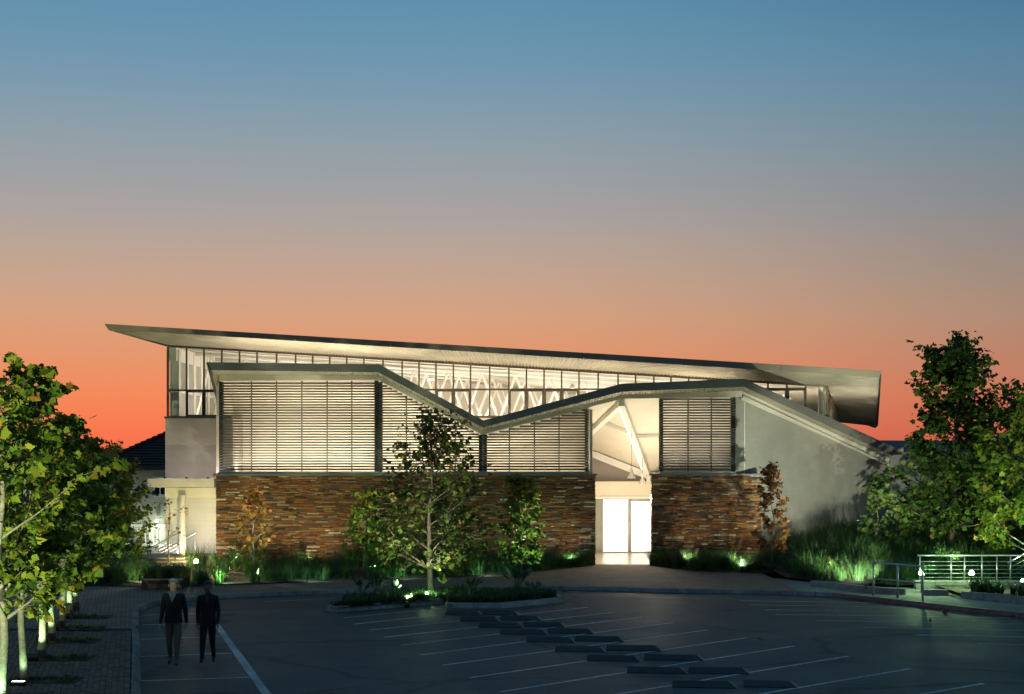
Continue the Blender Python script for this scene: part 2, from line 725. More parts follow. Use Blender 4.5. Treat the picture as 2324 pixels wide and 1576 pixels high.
kerb = thing('kerb', kp[len(kp) // 2], None, None)
tag(kerb, kind='structure')
for i in range(len(kp) - 1):
    n0, n1 = seg_normal(kp, i), seg_normal(kp, i + 1)
    red = kp[i].x > 9.3
    jit = Vector((random.uniform(-.008, .008), random.uniform(-.008, .008), 0))
    kerb_solid(kp[i] + jit, kp[i + 1] + jit, n0, n1, KH + random.uniform(-.006, .006), 0.17, bev=0.10 if kp[i].x > -9 else 0.03).build('kerb_stone', M_kerb_red if red else M_kerb, kerb)

inner = [kp[i] + seg_normal(kp, i) * 0.17 for i in range(len(kp))]
# brick paving: raised surface behind the kerb
PH = 0.12
kdir = (KW[3] - KW[1])
kang = math.atan2(kdir.y, kdir.x) - math.pi / 2
M_pave = brick_mat('brick_paving', (0.19, 0.13, 0.09), (0.24, 0.16, 0.11), (0.06, 0.05, 0.042), 0.22, 0.11, 0.008, rot=-kang + math.pi / 2, bump=0.6)
i_r = next(i for i, p in enumerate(kp) if p.x > 8.6)
YS = 36.5                                                       # nearest stretch is laid with real pavers
i_s = next(i for i, p in enumerate(kp) if p.y > YS)
pv = MB()
poly = [(p.x, p.y, PH) for p in inner[i_s:i_r + 1]] + [(8.7, 57.25, PH), (-11, 57.25, PH), (-11, 61, PH), (-40, 61, PH), (-40, inner[i_s].y, PH)]
pv.poly(poly)
path = pv.build('brick_path', M_pave, kind='structure')
bd = MB()
bd.poly([(p.x, p.y, PH - 0.016) for p in inner[:i_s + 1]] + [(-40, inner[i_s].y, PH - 0.016), (-40, inner[0].y, PH - 0.016)])
bd.build('path_bedding', mat('jointing_sand', (0.03, 0.028, 0.026), 0.95, var=0.3), path)

M_paver = tint_mat('paver_clay', [(0, (0.085, 0.07, 0.06)), (0.5, (0.135, 0.105, 0.085)), (1, (0.19, 0.135, 0.10))], 0.85, noise=0.5, nscale=9, bump=0.5)
u = Vector((kdir.x, kdir.y, 0)).normalized()
w_ = Vector((-u.y, u.x, 0))
base0 = Vector((KW[1].x, KW[1].y, 0)) + w_ * 0.19
pvariants = []
for k in range(6):
    b = MB()
    a, c, hgt, e = 0.0515, 0.106, 0.0, 0.006
    v = [(-c, -a, -.04), (c, -a, -.04), (c, a, -.04), (-c, a, -.04), (-c, -a, -e), (c, -a, -e), (c, a, -e), (-c, a, -e),
         (-c + e, -a + e, 0), (c - e, -a + e, 0), (c - e, a - e, 0), (-c + e, a - e, 0)]
    f = [(0, 1, 5, 4), (1, 2, 6, 5), (2, 3, 7, 6), (3, 0, 4, 7), (4, 5, 9, 8), (5, 6, 10, 9), (6, 7, 11, 10), (7, 4, 8, 11), (8, 9, 10, 11)]
    b.add(v, f, tint=0.1 + 0.16 * k)
    pvariants.append(b.mesh('paver', M_paver))
spots = []
nrow = int((YS - 26.6) / u.y / 0.22)
rot = Matrix.Rotation(math.atan2(u.y, u.x), 3, 'Z')
for r in range(-6, nrow):
    for c in range(0, 31):
        s = r * 0.22 + (0.11 if c % 2 else 0)
        p = base0 + u * s + w_ * (c * 0.11 + 0.055)
        if p.y > YS - 0.05:
            continue
        xpx = HX + p.x * FPX / p.y
        if xpx < -30 or p.y < 27.2:
            continue
        spots.append((p.y, p))
spots.sort(key=lambda s: s[0])
stuff_pv = MB()
for i, (d, p) in enumerate(spots):
    q = Vector((p.x, p.y, PH + random.uniform(-.004, .005)))
    k = random.randrange(6)
    ang = math.atan2(u.y, u.x) + random.uniform(-.012, .012)
    if i < 300:
        o = link('paver', pvariants[k], path)
        o.location = q
        o.rotation_euler = (random.uniform(-.01, .01), random.uniform(-.01, .01), ang)
    else:
        me = pvariants[k]
        R = Matrix.Rotation(ang, 3, 'Z')
        stuff_pv.add([R @ vv.co + q for vv in me.vertices], [tuple(pp.vertices) for pp in me.polygons], tint=0.1 + 0.16 * k)
stuff_pv.build('paver', M_paver, path, kind='stuff')

# concrete pavement on the right
sw = MB()
sw.poly([(p.x, p.y, KH - 0.004) for p in inner[i_r:]] + [(26, 36, KH - 0.004), (26, 51, KH - 0.004), (8.7, 51, KH - 0.004)])
sw.build('pavement', mat('pavement_concrete', (0.22, 0.215, 0.19), 0.85, var=0.3, vscale=2.5, bump=0.25, stain=0.3), kind='structure')
# yellow line along the top edge of the red kerb
yl = MB()
ii = [i for i, p in enumerate(kp) if p.x > 10.0]
for i in ii[:-1]:
    a0, a1 = kp[i] + seg_normal(kp, i) * .105, kp[i + 1] + seg_normal(kp, i + 1) * .105
    b0, b1 = kp[i] + seg_normal(kp, i) * .165, kp[i + 1] + seg_normal(kp, i + 1) * .165
    z = KH + 0.009
    yl.add([(a0.x, a0.y, z), (a1.x, a1.y, z), (b1.x, b1.y, z), (b0.x, b0.y, z)], [(0, 1, 2, 3)])
yl.build('yellow_line', mat('yellow_road_paint', (0.5, 0.33, 0.05), 0.7, var=0.35, vscale=12), kerb)

# painted lines in the car park
M_line = mat('white_road_paint', (0.44, 0.45, 0.46), 0.7, var=0.5, vscale=7, stain=0.4)


def ground_line(a, b, width, z=0.004, m=None):
    a, b = Vector(a), Vector(b)
    d = (b - a)
    d.z = 0
    n = Vector((-d.y, d.x, 0)).normalized() * width / 2
    mb = MB()
    k = max(1, int(d.length / 1.5))
    for i in range(k):
        p, q = a + (b - a) * (i / k), a + (b - a) * ((i + 1) / k)
        wv = random.uniform(.92, 1.05)
        mb.add([(p - n * wv) + Vector((0, 0, z)), (q - n * wv) + Vector((0, 0, z)), (q + n * wv) + Vector((0, 0, z)), (p + n * wv) + Vector((0, 0, z))], [(0, 1, 2, 3)])
    return mb.build('parking_line', m or M_line, car_park)


# bays by the left kerb
for (a, b) in [((320, 1546), (568, 1537.5)), ((320, 1491), (527, 1483)), ((321, 1452), (499, 1445)), ((321, 1419), (486, 1415)), ((322, 1397), (470, 1393))]:
    ground_line(G(*a), G(*b), 0.10)
ground_line(G(484, 1408), G(640, 1625), 0.17)
# the angled bays in the middle
lefts = [(779.8, 1402.6), (805.4, 1417), (837.9, 1431), (871.4, 1447), (910.7, 1465.1), (954.8, 1487), (1005.7, 1510.4), (1066, 1539), (1135.4, 1571)]
rights = {2: (1334, 1379), 3: (1393, 1390.5), 4: (1455.7, 1401.6), 5: (1526.8, 1414), 6: (1606, 1430.4), 7: (1696, 1448), 8: (1802, 1467)}
mids = {0: (1002, 1382), 1: (1004, 1396)}
for i, a in enumerate(lefts):
    ground_line(G(*a), G(*(rights[i] if i in rights else mids[i])), 0.10)
dl = G(*lefts[8]) - G(*lefts[7])
for j, r in enumerate([(1925, 1490), (2067, 1518), (2232, 1552)]):
    ground_line(G(*lefts[8]) + dl * (j + 1), G(*r), 0.10)
# bays by the right kerb
for a, b in [((1680, 1364), (1988, 1368.4)), ((1700, 1373.5), (2084, 1380)), ((1735, 1384.5), (2185, 1390.6)), ((1760, 1395), (2330, 1403.5)), ((1852, 1409), (2350, 1417.5)),
             ((1956.6, 1424), (2350, 1432)), ((2081, 1441.4), (2360, 1447)), ((2220, 1460.8), (2370, 1465))]:
    ground_line(G(*a), G(*b), 0.09)
# faded yellow line round the lane
M_yel = mat('faded_yellow_paint', (0.30, 0.24, 0.12), 0.8, var=0.5, vscale=6)
for a, b in [((600, 1366), (760, 1359)), ((1210, 1350), (1340, 1351)), ((1340, 1351), (1480, 1357)), ((1480, 1357), (1660, 1359))]:
    ground_line(G(*a), G(*b), 0.09, 0.004, M_yel)

# =================================================================== THE BUILDING
B = thing('exhibition_building', (0, 57, 0), 'long modern building with louvre screens on stone base and lit clerestory under tilted roof', 'building')
ZF, ZB, ZS, ZL = 55.6, 57.0, 57.0, 57.25     # fascia, beam, stone face, louvre planes

# ---------------------------------------------------------------- stone base walls
M_stone = tint_mat('slate_stone', [(0.0, (0.028, 0.018, 0.011)), (0.14, (0.075, 0.068, 0.058)), (0.26, (0.085, 0.038, 0.013)), (0.42, (0.17, 0.070, 0.020)), (0.56, (0.20, 0.105, 0.035)),
                                  (0.68, (0.26, 0.155, 0.055)), (0.78, (0.20, 0.165, 0.11)), (0.88, (0.34, 0.27, 0.15)), (1.0, (0.50, 0.45, 0.32))], 0.8, noise=0.22, nscale=7, bump=0.5)
M_grout = mat('wall_core', (0.022, 0.016, 0.011), 0.95, var=0.3)
stone_var = []
for k in range(14):
    mb = MB()
    j = lambda s: random.uniform(-s, s)
    v = [(-.5 + j(.03), -.5, -.5 + j(.08)), (.5 + j(.03), -.5, -.5 + j(.08)), (.5 + j(.03), -.5, .5 + j(.08)), (-.5 + j(.03), -.5, .5 + j(.08)), (j(.2), -.58, j(.2)),
         (-.5, .5, -.5), (.5, .5, -.5), (.5, .5, .5), (-.5, .5, .5)]
    f = [(0, 1, 4), (1, 2, 4), (2, 3, 4), (3, 0, 4), (0, 5, 6, 1), (1, 6, 7, 2), (2, 7, 8, 3), (3, 8, 5, 0)]
    mb.add(v, f, tint=[0.02, 0.14, 0.25, 0.33, 0.42, 0.5, 0.56, 0.62, 0.69, 0.29, 0.4, 0.78, 0.87, 0.99][k])
    stone_var.append(mb.mesh('stone', M_stone))


def stone_wall(x0, x1, z0, z1, yface, nparts):
    core = MB()
    core.box(x0 + .02, x1 - .02, yface + 0.03, yface + 0.42, z0 - 0.1, z1)
    wall = core.build('stone_wall', M_grout, B)
    lst = []
    z = z0
    while z < z1 - 0.02:
        h = min(random.choice([0.028, 0.032, 0.038, 0.042, 0.05, 0.055, 0.07]), z1 - z)
        x = x0
        while x < x1 - 0.01:
            l = random.uniform(0.10, 0.48) * (0.8 if h < .045 else 1.1)
            if x + l > x1 - 0.08:
                l = x1 - x
            # some thick stones are split into two thin ones
            dep = random.gauss(0, 0.014)
            lst.append([x + l / 2, z + h / 2, l - 0.008, h - 0.007, dep])
            x += l
        z += h
    lst.sort(key=lambda s: -s[2] * s[3] * random.uniform(.8, 1.2))
    st = MB()
    for i, (x, z, l, h, dep) in enumerate(lst):
        k = random.choices(range(14), weights=[5, 7, 8, 8, 8, 7, 6, 5, 3.5, 6, 6, 6, 2.2, 1.2])[0]
        c = Vector((x, yface + 0.03 + dep, z))
        me = stone_var[k]
        flip = random.choice([-1, 1])
        if i < nparts:
            o = link('stone', me, wall)
            o.location = c - ORIGIN[B]
            o.scale = (l, 0.10, h)
        else:
            st.add([(c.x + vv.co.x * l, c.y + vv.co.y * 0.10, c.z + vv.co.z * h) for vv in me.vertices], [tuple(p.vertices) for p in me.polygons],
                   tint=me.attributes['tint'].data[0].value)
    st.build('stone', M_stone, wall, kind='stuff')
    # the wall's end faces
    en = MB()
    z = z0
    while z < z1 - .01:
        h = min(random.choice([0.04, 0.05, 0.06, 0.08]), z1 - z)
        for xe, s in ((x0, -1), (x1, 1)):
            pr = random.uniform(0, .02)
            en.box(xe - .015 - (pr if s < 0 else 0), xe + .015 + (pr if s > 0 else 0), yface + .05, yface + .42, z + .003, z + h - .004, tint=random.choice([.2, .35, .5, .65, .8]))
        z += h
    en.build('end_stones', M_stone, wall, kind='stuff')
    return wall


SX0, SX1 = XA(491, 57), XA(1350, 57)
RX0, RX1 = XA(1481, 57), XA(1727, 57)
ST = HA(1080, 57)
stone_wall(SX0, SX1, 0.05, ST, ZS, 210)
stone_wall(RX0, RX1, 0.05, ST, ZS, 90)
cop = MB()
cop.box(SX0 - .1, SX1 + .08, ZS - .12, ZS + .5, ST, ST + .075)
cop.build('wall_coping', M_coping, B)
cop = MB()
cop.box(RX0 - .1, RX1 + .03, ZS - .05, ZS + .3, ST, ST + .075)
cop.build('wall_coping', M_coping, B)
led = MB()
led.box(SX0 + .12, SX1 - .25, ZS + .03, ZS + .45, ST + .076, ST + .15)
led.box(XA(1497, 57), XA(1670, 57), ZS + .03, ZS + .45, ST + .076, ST + .15)
led.build('screen_ledge', M_beam, B)

# ---------------------------------------------------------------- folded low roof
TOP = [(468, 823.5), (860, 828), (1097, 955.5), (1411, 872), (1689, 861)]
FBT = [(477, 841.3), (858, 846.3), (1096, 971.5), (1411, 890), (1690, 879)]
SIN = [(498, 851), (857, 852.5), (1094.5, 978), (1411, 896.5), (1684, 887)]
BBM = [(498, 864.5), (857, 862), (1094, 987), (1411, 905), (1684, 901)]
topw = [P(x, y, ZF) for x, y in TOP]
botw = [P(x, y, ZF) for x, y in FBT]
sinw = [P(x, y, ZB) for x, y in SIN]
bbmw = [P(x, y, ZB) for x, y in BBM]
F_t, F_b = P(2031, 1017, 61.0), P(2027, 1036, 61.0)
F_s, F_bb = P(2020, 1041, 61.6), P(2016, 1056, 61.6)
A2_t, A2_b = P(498, 936, 60.5), P(503, 940, 60.5)

roof = MB()
backw = [Vector((p.x * 1.03, 61.2, p.z - .95)) for p in topw]
for i in range(4):
    roof.hexa([topw[i], topw[i + 1], backw[i + 1], backw[i]], [p - Vector((0, 0, .06)) for p in (topw[i], topw[i + 1], backw[i + 1], backw[i])])
roof.hexa([topw[4], F_t, Vector((F_t.x, 66, F_t.z - .5)), backw[4]], [p - Vector((0, 0, .06)) for p in (topw[4], F_t, Vector((F_t.x, 66, F_t.z - .5)), backw[4])])
low_roof = roof.build('low_roof', M_sheet, B)


def board(a_t, b_t, b_b, a_b, thick, off=(0, 1, 0)):
    d = Vector(off) * thick
    return MB().hexa([a_t, b_t, b_b, a_b], [a_t + d, b_t + d, b_b + d, a_b + d])


lift = Vector((0, -.02, .015))
for i in range(4):
    n = max(1, int((topw[i + 1] - topw[i]).length / 3.4))
    for k in range(n):
        g0, g1 = k / n, (k + 1) / n - (0.0012 if k < n - 1 else 0)
        L = lambda p, q, g: p + (q - p) * g
        board(L(topw[i], topw[i + 1], g0) + lift, L(topw[i], topw[i + 1], g1) + lift, L(botw[i], botw[i + 1], g1) + lift, L(botw[i], botw[i + 1], g0) + lift, .08).build('fascia', M_fascia, low_roof)
board(topw[4] + lift, F_t + lift, F_b + lift, botw[4] + lift, .08).build('fascia', M_fascia, low_roof)
board(topw[0] + lift, A2_t + lift, A2_b + lift, botw[0] + lift, .05, (1, 0, 0)).build('fascia', M_fascia, low_roof)
MB().box(F_t.x, F_t.x + .35, 61.0, 62.2, F_b.z + .05, F_t.z + .02).build('gutter_end', M_fascia, low_roof)


def corrugated(a0, a1, b0, b1, pitch, amp, up=Vector((0, 0, 1)), name='soffit', m=None, parent=None, thick=True):
    L = max((a1 - a0).length, (b1 - b0).length)
    n = int(L / pitch * 4)
    k = np.arange(n + 1) / n
    off = (np.abs(((np.arange(n + 1) / 4.0) % 1.0) * 2 - 1) * 2 - 1) * amp
    A = np.array(a0)[None] + (np.array(a1) - np.array(a0))[None] * k[:, None] + np.array(up)[None] * off[:, None]
    Bq = np.array(b0)[None] + (np.array(b1) - np.array(b0))[None] * k[:, None] + np.array(up)[None] * off[:, None]
    V = np.concatenate([A, Bq])
    i = np.arange(n)
    m1_ = np.stack([i, i + 1, n + 1 + i + 1], 1)
    m2_ = np.stack([i, n + 1 + i + 1, n + 1 + i], 1)
    me = np_mesh(name, V, np.concatenate([m1_, m2_]), m, org=ORIGIN[parent])
    return link(name, me, parent)


for i in range(4):
    corrugated(botw[i] + Vector((0, .06, .02)), botw[i + 1] + Vector((0, .06, .02)), sinw[i], sinw[i + 1], 0.11, 0.022, m=M_sheet, parent=low_roof)
corrugated(botw[4] + Vector((0, .06, .02)), F_b + Vector((0, .06, .02)), sinw[4], F_s, 0.11, 0.02, m=M_sheet, parent=low_roof)
corrugated(botw[0] + Vector((.05, .06, .02)), A2_b + Vector((.05, 0, .02)), sinw[0] + Vector((.02, .03, 0)), P(506, 934, 60), 0.11, 0.02, up=Vector((0, 0, 1)), m=M_sheet, parent=low_roof)
for i in range(4):
    board(sinw[i], sinw[i + 1], bbmw[i + 1], bbmw[i], .2).build('eaves_beam', M_beam, B)
board(sinw[4] + Vector((-.02, .02, 0)), F_s + Vector((0, .02, 0)), F_bb + Vector((0, .02, 0)), bbmw[4] + Vector((-.02, .02, -.1)), .25).build('eaves_beam', M_beam, B)
# moulding under the right eaves beam
o1 = Vector((0.02, -.10, 0))
board(bbmw[4] + o1 + Vector((0, 0, .05)), F_bb + o1 + Vector((0, 0, .05)), F_bb + o1 - Vector((0, 0, .05)), bbmw[4] + o1 - Vector((0, 0, .05)), .12).build('moulding', M_beam, B)

# ---------------------------------------------------------------- grey side wall on the right
M_gwall = brick_mat('painted_brick', (0.26, 0.25, 0.21), (0.275, 0.262, 0.222), (0.24, 0.23, 0.195), 0.23, 0.086, 0.006, plane='XZ', bump=0.25, var=0.16)
g0 = Vector((XA(1669, 57.2), 57.14, 0))
g1 = Vector((F_bb.x + .05, 61.9, 0))
gw = MB()
gt0, gt1 = bbmw[4].z + .05, F_bb.z + .05
gw.hexa([g0 + Vector((0, 0, 0)), g1, g1 + Vector((0, 0, gt1)), g0 + Vector((0, 0, gt0))],
        [g0 + Vector((-.02, .3, 0)), g1 + Vector((0, .3, 0)), g1 + Vector((0, .3, gt1)), g0 + Vector((-.02, .3, gt0))])
gw.build('grey_wall', M_gwall, B)
jt = MB()
q = g0 + (g1 - g0) * 0.055
jt.box(q.x - .012, q.x + .012, q.y - .012, q.y + .05, 0.1, gt0 - .12)
jt.build('movement_joint', M_beam, B)
ew = MB()
ew.hexa([g1 + Vector((.02, .1, 0)), g1 + Vector((9, 2.5, 0)), g1 + Vector((9, 2.5, 5.6)), g1 + Vector((.02, .1, 4.15))],
        [g1 + Vector((.02, .4, 0)), g1 + Vector((9, 2.9, 0)), g1 + Vector((9, 2.9, 5.6)), g1 + Vector((.02, .4, 4.15))])
ew.build('grey_wall', M_gwall, B)

# ---------------------------------------------------------------- louvre screens
PITCH = 6.09 * 57.25 / FPX
SLO = HA(1071, ZL)


def line_y(pl, x):
    for (xa, ya), (xb, yb) in zip(pl[:-1], pl[1:]):
        if xa <= x <= xb:
            return ya + (yb - ya) * (x - xa) / (xb - xa)
    return pl[0][1] if x < pl[0][0] else pl[-1][1]


def slat_mb(xa, xb, z):
    mb = MB()
    prof = []
    c, s = math.cos(math.radians(33)), math.sin(math.radians(33))
    for k in range(8):
        a = 2 * math.pi * k / 8
        py, pz = 0.063 * math.cos(a), 0.013 * math.sin(a)
        prof.append((py * c - pz * s, py * s + pz * c))
    # outer edge (towards the viewer, -y) sits lower
    v = [(xa, ZL - p[0] * -1, z + p[1] * 1) for p in [(-q[0], q[1]) for q in prof]] + [(xb, ZL - p[0] * -1, z + p[1]) for p in [(-q[0], q[1]) for q in prof]]
    mb.add(v, [tuple(range(8)), tuple(range(15, 7, -1))] + [((i + 1) % 8, i, 8 + i, 8 + (i + 1) % 8) for i in range(8)])
    return mb


def screen(x0, x1, mull, posts):
    """x0..x1 in picture columns at the louvre plane"""
    base = Vector((XA((x0 + x1) / 2, ZL), ZL, SLO))
    fr = MB()
    for mx in mull:
        X = XA(mx, ZL)
        zt = HA(line_y(BBM, mx) + 2, ZL)
        fr.box(X - .022, X + .022, ZL + .05, ZL + .11, SLO - .06, zt)
    scr = fr.build('louver_screen', M_darkmetal, B)
    for mx in posts:
        X = XA(mx, ZL)
        zt = HA(line_y(BBM, mx) + 2, ZL)
        mb = MB()
        mb.box(X - .075, X + .075, ZL + .065, ZL + .2, SLO - .07, zt)
        mb.build('post', M_darkmetal, scr)
    z = SLO + .09
    top = HA(min(line_y(BBM, x0), line_y(BBM, x1)), ZL)
    while z < top - .02:
        y = HY - (z + .045 - EYE) * FPX / ZL
        xs_ = [x for x in np.arange(x0, x1 + .01, 0.5) if line_y(BBM, x) < y - .5]
        if xs_:
            xa, xb = min(xs_), max(xs_)
            if xb - xa > 6:
                slat_mb(XA(xa, ZL), XA(xb, ZL), z + random.uniform(-.002, .002)).build('slat', M_slat, scr, smooth=True)
        z += PITCH
    return scr


screen(497, 857.5, [570, 627, 684.5, 742, 798], [501, 854])
screen(859, 1093, [922, 978, 1033], [863, 1091])
screen(1095, 1336, [1156, 1213, 1269], [1100.5, 1332])
screen(1497.5, 1668, [1562, 1615], [1501, 1664])

# ---------------------------------------------------------------- the lit room behind the left screens
ZR = 60.4
room = MB()
XR0, XR1 = XA(497, 57.4), XA(1339, 57.4)
rp = [(XR0, sinw[0].z - .1)] + [(p.x, p.z - .1) for p in sinw[1:3]] + [(XR1, HA(925, 57.2))]
room.poly([(XR0, ZR, ST - .1)] + [(x, ZR, z - .9) for x, z in [rp[0]]] + [(x, ZR, z - .9) for x, z in rp[1:]] + [(XR1, ZR, ST - .1)])
room.build('room_wall', M_cream, B)
rc = MB()
for (xa, za), (xb, zb) in zip(rp[:-1], rp[1:]):
    rc.poly([(xa, ZB + .21, za), (xb, ZB + .21, zb), (xb, ZR, zb - .9), (xa, ZR, za - .9)])
rc.build('room_ceiling', M_cream, B)
rs = MB()
rs.box(XR0 - .1, XR0, ZL + .15, ZR, ST - .1, rp[0][1])
rs.box(XR1, XR1 + .1, ZL + .25, ZR, ST - .1, rp[3][1] - .1)
rs.build('room_side_wall', M_cream, B)
rf = MB()
rf.box(XR0, XR1, ZS + .5, ZR, ST - .1, ST)
rf.build('room_floor', mat('pale_floor', (0.5, 0.45, 0.36), 0.5), B)
gp = MB()
gp.poly([(XR0, ZL + .75, ST)] + [(x, ZL + .75, z - .25) for x, z in rp] + [(XR1, ZL + .75, ST)])
gp.build('room_glazing', M_glass, B)

# ---------------------------------------------------------------- entrance hall
ZD = 65.0
Dp = Vector((4.09, 57.2, 6.29))
Pp = Vector((5.77, 65, 3.43))
Rp = Vector((2.66, 65, 4.66))
Cf = Vector((XA(1094, 57.2), 57.2, HA(985, 57.2)))
Cb = Vector((-1.0, 65, 3.0))
Ef = Vector((XA(1690, 57.2), 57.2, HA(899, 57.2)))
Eb = Vector((9.8, 65, 3.5))
ec = MB()
ec.add([Dp, Pp, Rp], [(0, 1, 2)])
ec.add([Dp, Rp, Cb, Cf], [(0, 1, 2), (0, 2, 3)])
ec.add([Dp, Ef, Eb, Pp], [(0, 1, 2), (0, 2, 3)])
ec.build('entrance_ceiling', M_cream, B)


def rafter(a, b, w, h, name='rafter'):
    a, b = Vector(a), Vector(b)
    d = (b - a).normalized()
    n = d.cross(Vector((0, 0, 1))).normalized() * w / 2
    dn = Vector((0, 0, -h))
    mb = MB()
    mb.hexa([a + n, a - n, a - n + dn, a + n + dn], [b + n, b - n, b - n + dn, b + n + dn])
    return mb.build(name, M_white, B)


eps = Vector((0, 0, -.004))
rafter(Dp + eps, Pp + eps, .22, .26)
rafter(Dp + eps, Rp + eps, .22, .26)
for g in (0.42,):
    rafter(Dp + (Rp - Dp) * g + eps, Dp + (Pp - Dp) * g + eps, .1, .14, 'purlin')
rafter(Rp + Vector((0, -.1, -.01)), Pp + Vector((0, -.1, -.01)), .2, .3, 'edge_beam')
rafter(Dp + (Pp - Dp) * .45 + eps, Ef + (Eb - Ef) * .45 + eps, .1, .14, 'purlin')
rafter(Pp + Vector((0, -.1, -.01)), Eb + Vector((0, -.1, -.01)), .2, .26, 'edge_beam')
rafter(Dp + (Rp - Dp) * .5 + eps, Cf + (Cb - Cf) * .5 + eps, .1, .14, 'purlin')
tb = MB()
for g0_, g1_ in ((.04, .33), (.36, .62), (.65, .88)):
    d = (Pp - Dp)
    n = d.cross(Vector((0, 0, 1))).normalized()
    a, b = Dp + d * g0_ - n * .13 + Vector((0, 0, -.2)), Dp + d * g1_ - n * .13 + Vector((0, 0, -.2))
    tb.tube([a, b], .022, 6)
tb.build('strip_light', emat('lamp_tube', (1, 0.93, 0.8), 6.0), B)
ebw = MB()
ebw.box(-1.5, 12, ZD + .12, ZD + .3, HA(1093, ZD) + .002, 5.2)
ebw.build('back_wall', brick_mat('taupe_painted_brick', (0.30, 0.265, 0.235), (0.31, 0.275, 0.245), (0.27, 0.24, 0.21), 0.23, 0.086, 0.006, plane='XZ', bump=0.2, var=0.1), B)
lt = MB()
lt.box(2.9, 6.2, ZD - .25, ZD + .25, HA(1126, ZD), HA(1093, ZD))
lt.build('lintel', M_cream, B)
lt = MB()
lt.box(2.9, 6.2, ZD - .3, ZD + .2, HA(1132, ZD), HA(1126.3, ZD))
lt.build('door_head', M_white, B)
ep = MB()
ep.box(XA(1467, 64.7), XA(1475, 64.7), 64.6, 64.75, HA(1093, 64.7), HA(1062, 64.7))
ep.build('post', M_white, B)
iw = MB()
iw.box(6.02, 6.14, ZS + .5, ZD, .0, 3.42)
iw.box(2.9, 3.0, ZS + .5, ZD - .3, .0, ST - .12)
iw.build('inner_wall', M_cream, B)
fl = MB()
fl.box(3.0, 6.02, 57.26, ZD + .6, -.1, .022)
fl.build('entrance_floor', mat('polished_tile', (0.50, 0.47, 0.42), 0.26, var=0.1, vscale=4, bump=0.12, bscale=5), B)
dr = MB()
dZ = ZD - .02


def frame_box(mb, xa, xb, ya, yb, z0=dZ, t=.07):
    mb.box(XA(xa, ZD), XA(xb, ZD), z0, z0 + t, HA(yb, ZD), HA(ya, ZD))


jl = P(1478.5, 1129.5, 57.55)
jm = MB()
jm.lathe(jl, [(.001, -.05), (.05, -.035), (.06, .0), (.05, .03), (.001, .035)], 12)
jm.build('jamb_lamp', emat('jamb_glow', (1, .96, .85), 25), B)
lamp('jamb_light', 'POINT', jl + Vector((-.12, -.12, -.05)), 130, (1, .9, .72), B, .05)
M_frame = mat('grey_door_frame', (0.32, 0.32, 0.28), 0.4, metal=0.3, var=0.08)
for a in ((1365.5, 1368.8, 1132, 1255.6), (1425, 1433, 1132, 1255.6), (1479, 1483, 1132, 1255.6), (1350, 1352, 1132, 1255.6)):
    frame_box(dr, *a)
for a in ((1369, 1425, 1132, 1134), (1433, 1479, 1132, 1138.5), (1369, 1425, 1252, 1255.6), (1433, 1479, 1252, 1255.6)):
    frame_box(dr, *a)
door = dr.build('entrance_door', M_frame, B)
M_lit = emat('lit_lobby_glass', (1.0, 0.99, 0.96), 1.35)
for a in ((1369, 1425, 1134, 1252), (1433, 1479, 1138.5, 1252)):
    mb = MB()
    frame_box(mb, *a, z0=dZ + .03, t=.015)
    mb.build('pane', M_lit, door)
mb = MB()
frame_box(mb, 1352.5, 1365.3, 1132, 1255.6, z0=dZ + .03, t=.015)
mb.build('pane', mat('side_pane', (0.35, 0.36, 0.28), 0.25, var=0.05), door)
mb = MB()
mb.tube([P(1428, 1185, ZD - .1), P(1428, 1215, ZD - .1)], .018, 8)
mb.build('door_handle', M_steel, door)
mb = MB()
frame_box(mb, 1434, 1446, 1133.5, 1136.5, z0=dZ - .05, t=.05)
mb.build('door_closer', M_steel, door)

# ---------------------------------------------------------------- upper hall with the clerestory
GL0, GL1 = Vector((XA(381, 62), 62, 0)), Vector((XA(1876, 60), 60, 0))
GLB = Vector((14.95, 70, 0))
SILL = 5.70
HL, HR, HBK = HA(788, 62), HA(879, 60), 5.9


def gpt(x):
    """point on the glass wall for a picture column x -> (X, Y, parameter)"""
    # ray X = k*Y meets the segment GL0-GL1
    k = (x - HX) / FPX
    dx, dy = GL1.x - GL0.x, GL1.y - GL0.y
    t = (k * GL0.y - GL0.x) / (dx - k * dy)
    return GL0.x + dx * t, GL0.y + dy * t, t


MUL = [381, 423.6, 463.2, 503.6, 543.8, 583.4, 627.7, 670.9, 709.7, 748.3, 787, 826, 869.3, 912.7, 951, 989.5, 1029, 1068, 1111.4, 1154.8, 1194.7, 1234.7, 1274.6,
       1314, 1357.5, 1402.6, 1442.5, 1483.8, 1522.7, 1563, 1607, 1652, 1698, 1742.7, 1785.7, 1828.4, 1876]
TR = 6.79
mulls = []
for i, x in enumerate(MUL):
    X, Y, t = gpt(x)
    head = HL + (HR - HL) * t
    w = .03 if i not in (0, len(MUL) - 1) else .04
    mulls.append(MB().box(X - w, X + w, Y - .05, Y + .06, SILL + .052, head - .002))
hd = MB()
hd.hexa([(GL0.x, 61.93, HL), (GL1.x, 59.93, HR), (GL1.x, 60.08, HR), (GL0.x, 62.08, HL)], [(GL0.x, 61.93, HL + .1), (GL1.x, 59.93, HR + .1), (GL1.x, 60.08, HR + .1), (GL0.x, 62.08, HL + .1)])
clere = hd.build('clerestory', M_mullion, B)
for mm_ in mulls:
    mm_.build('mullion', M_mullion, clere)
tr_ = MB()
rail = MB()
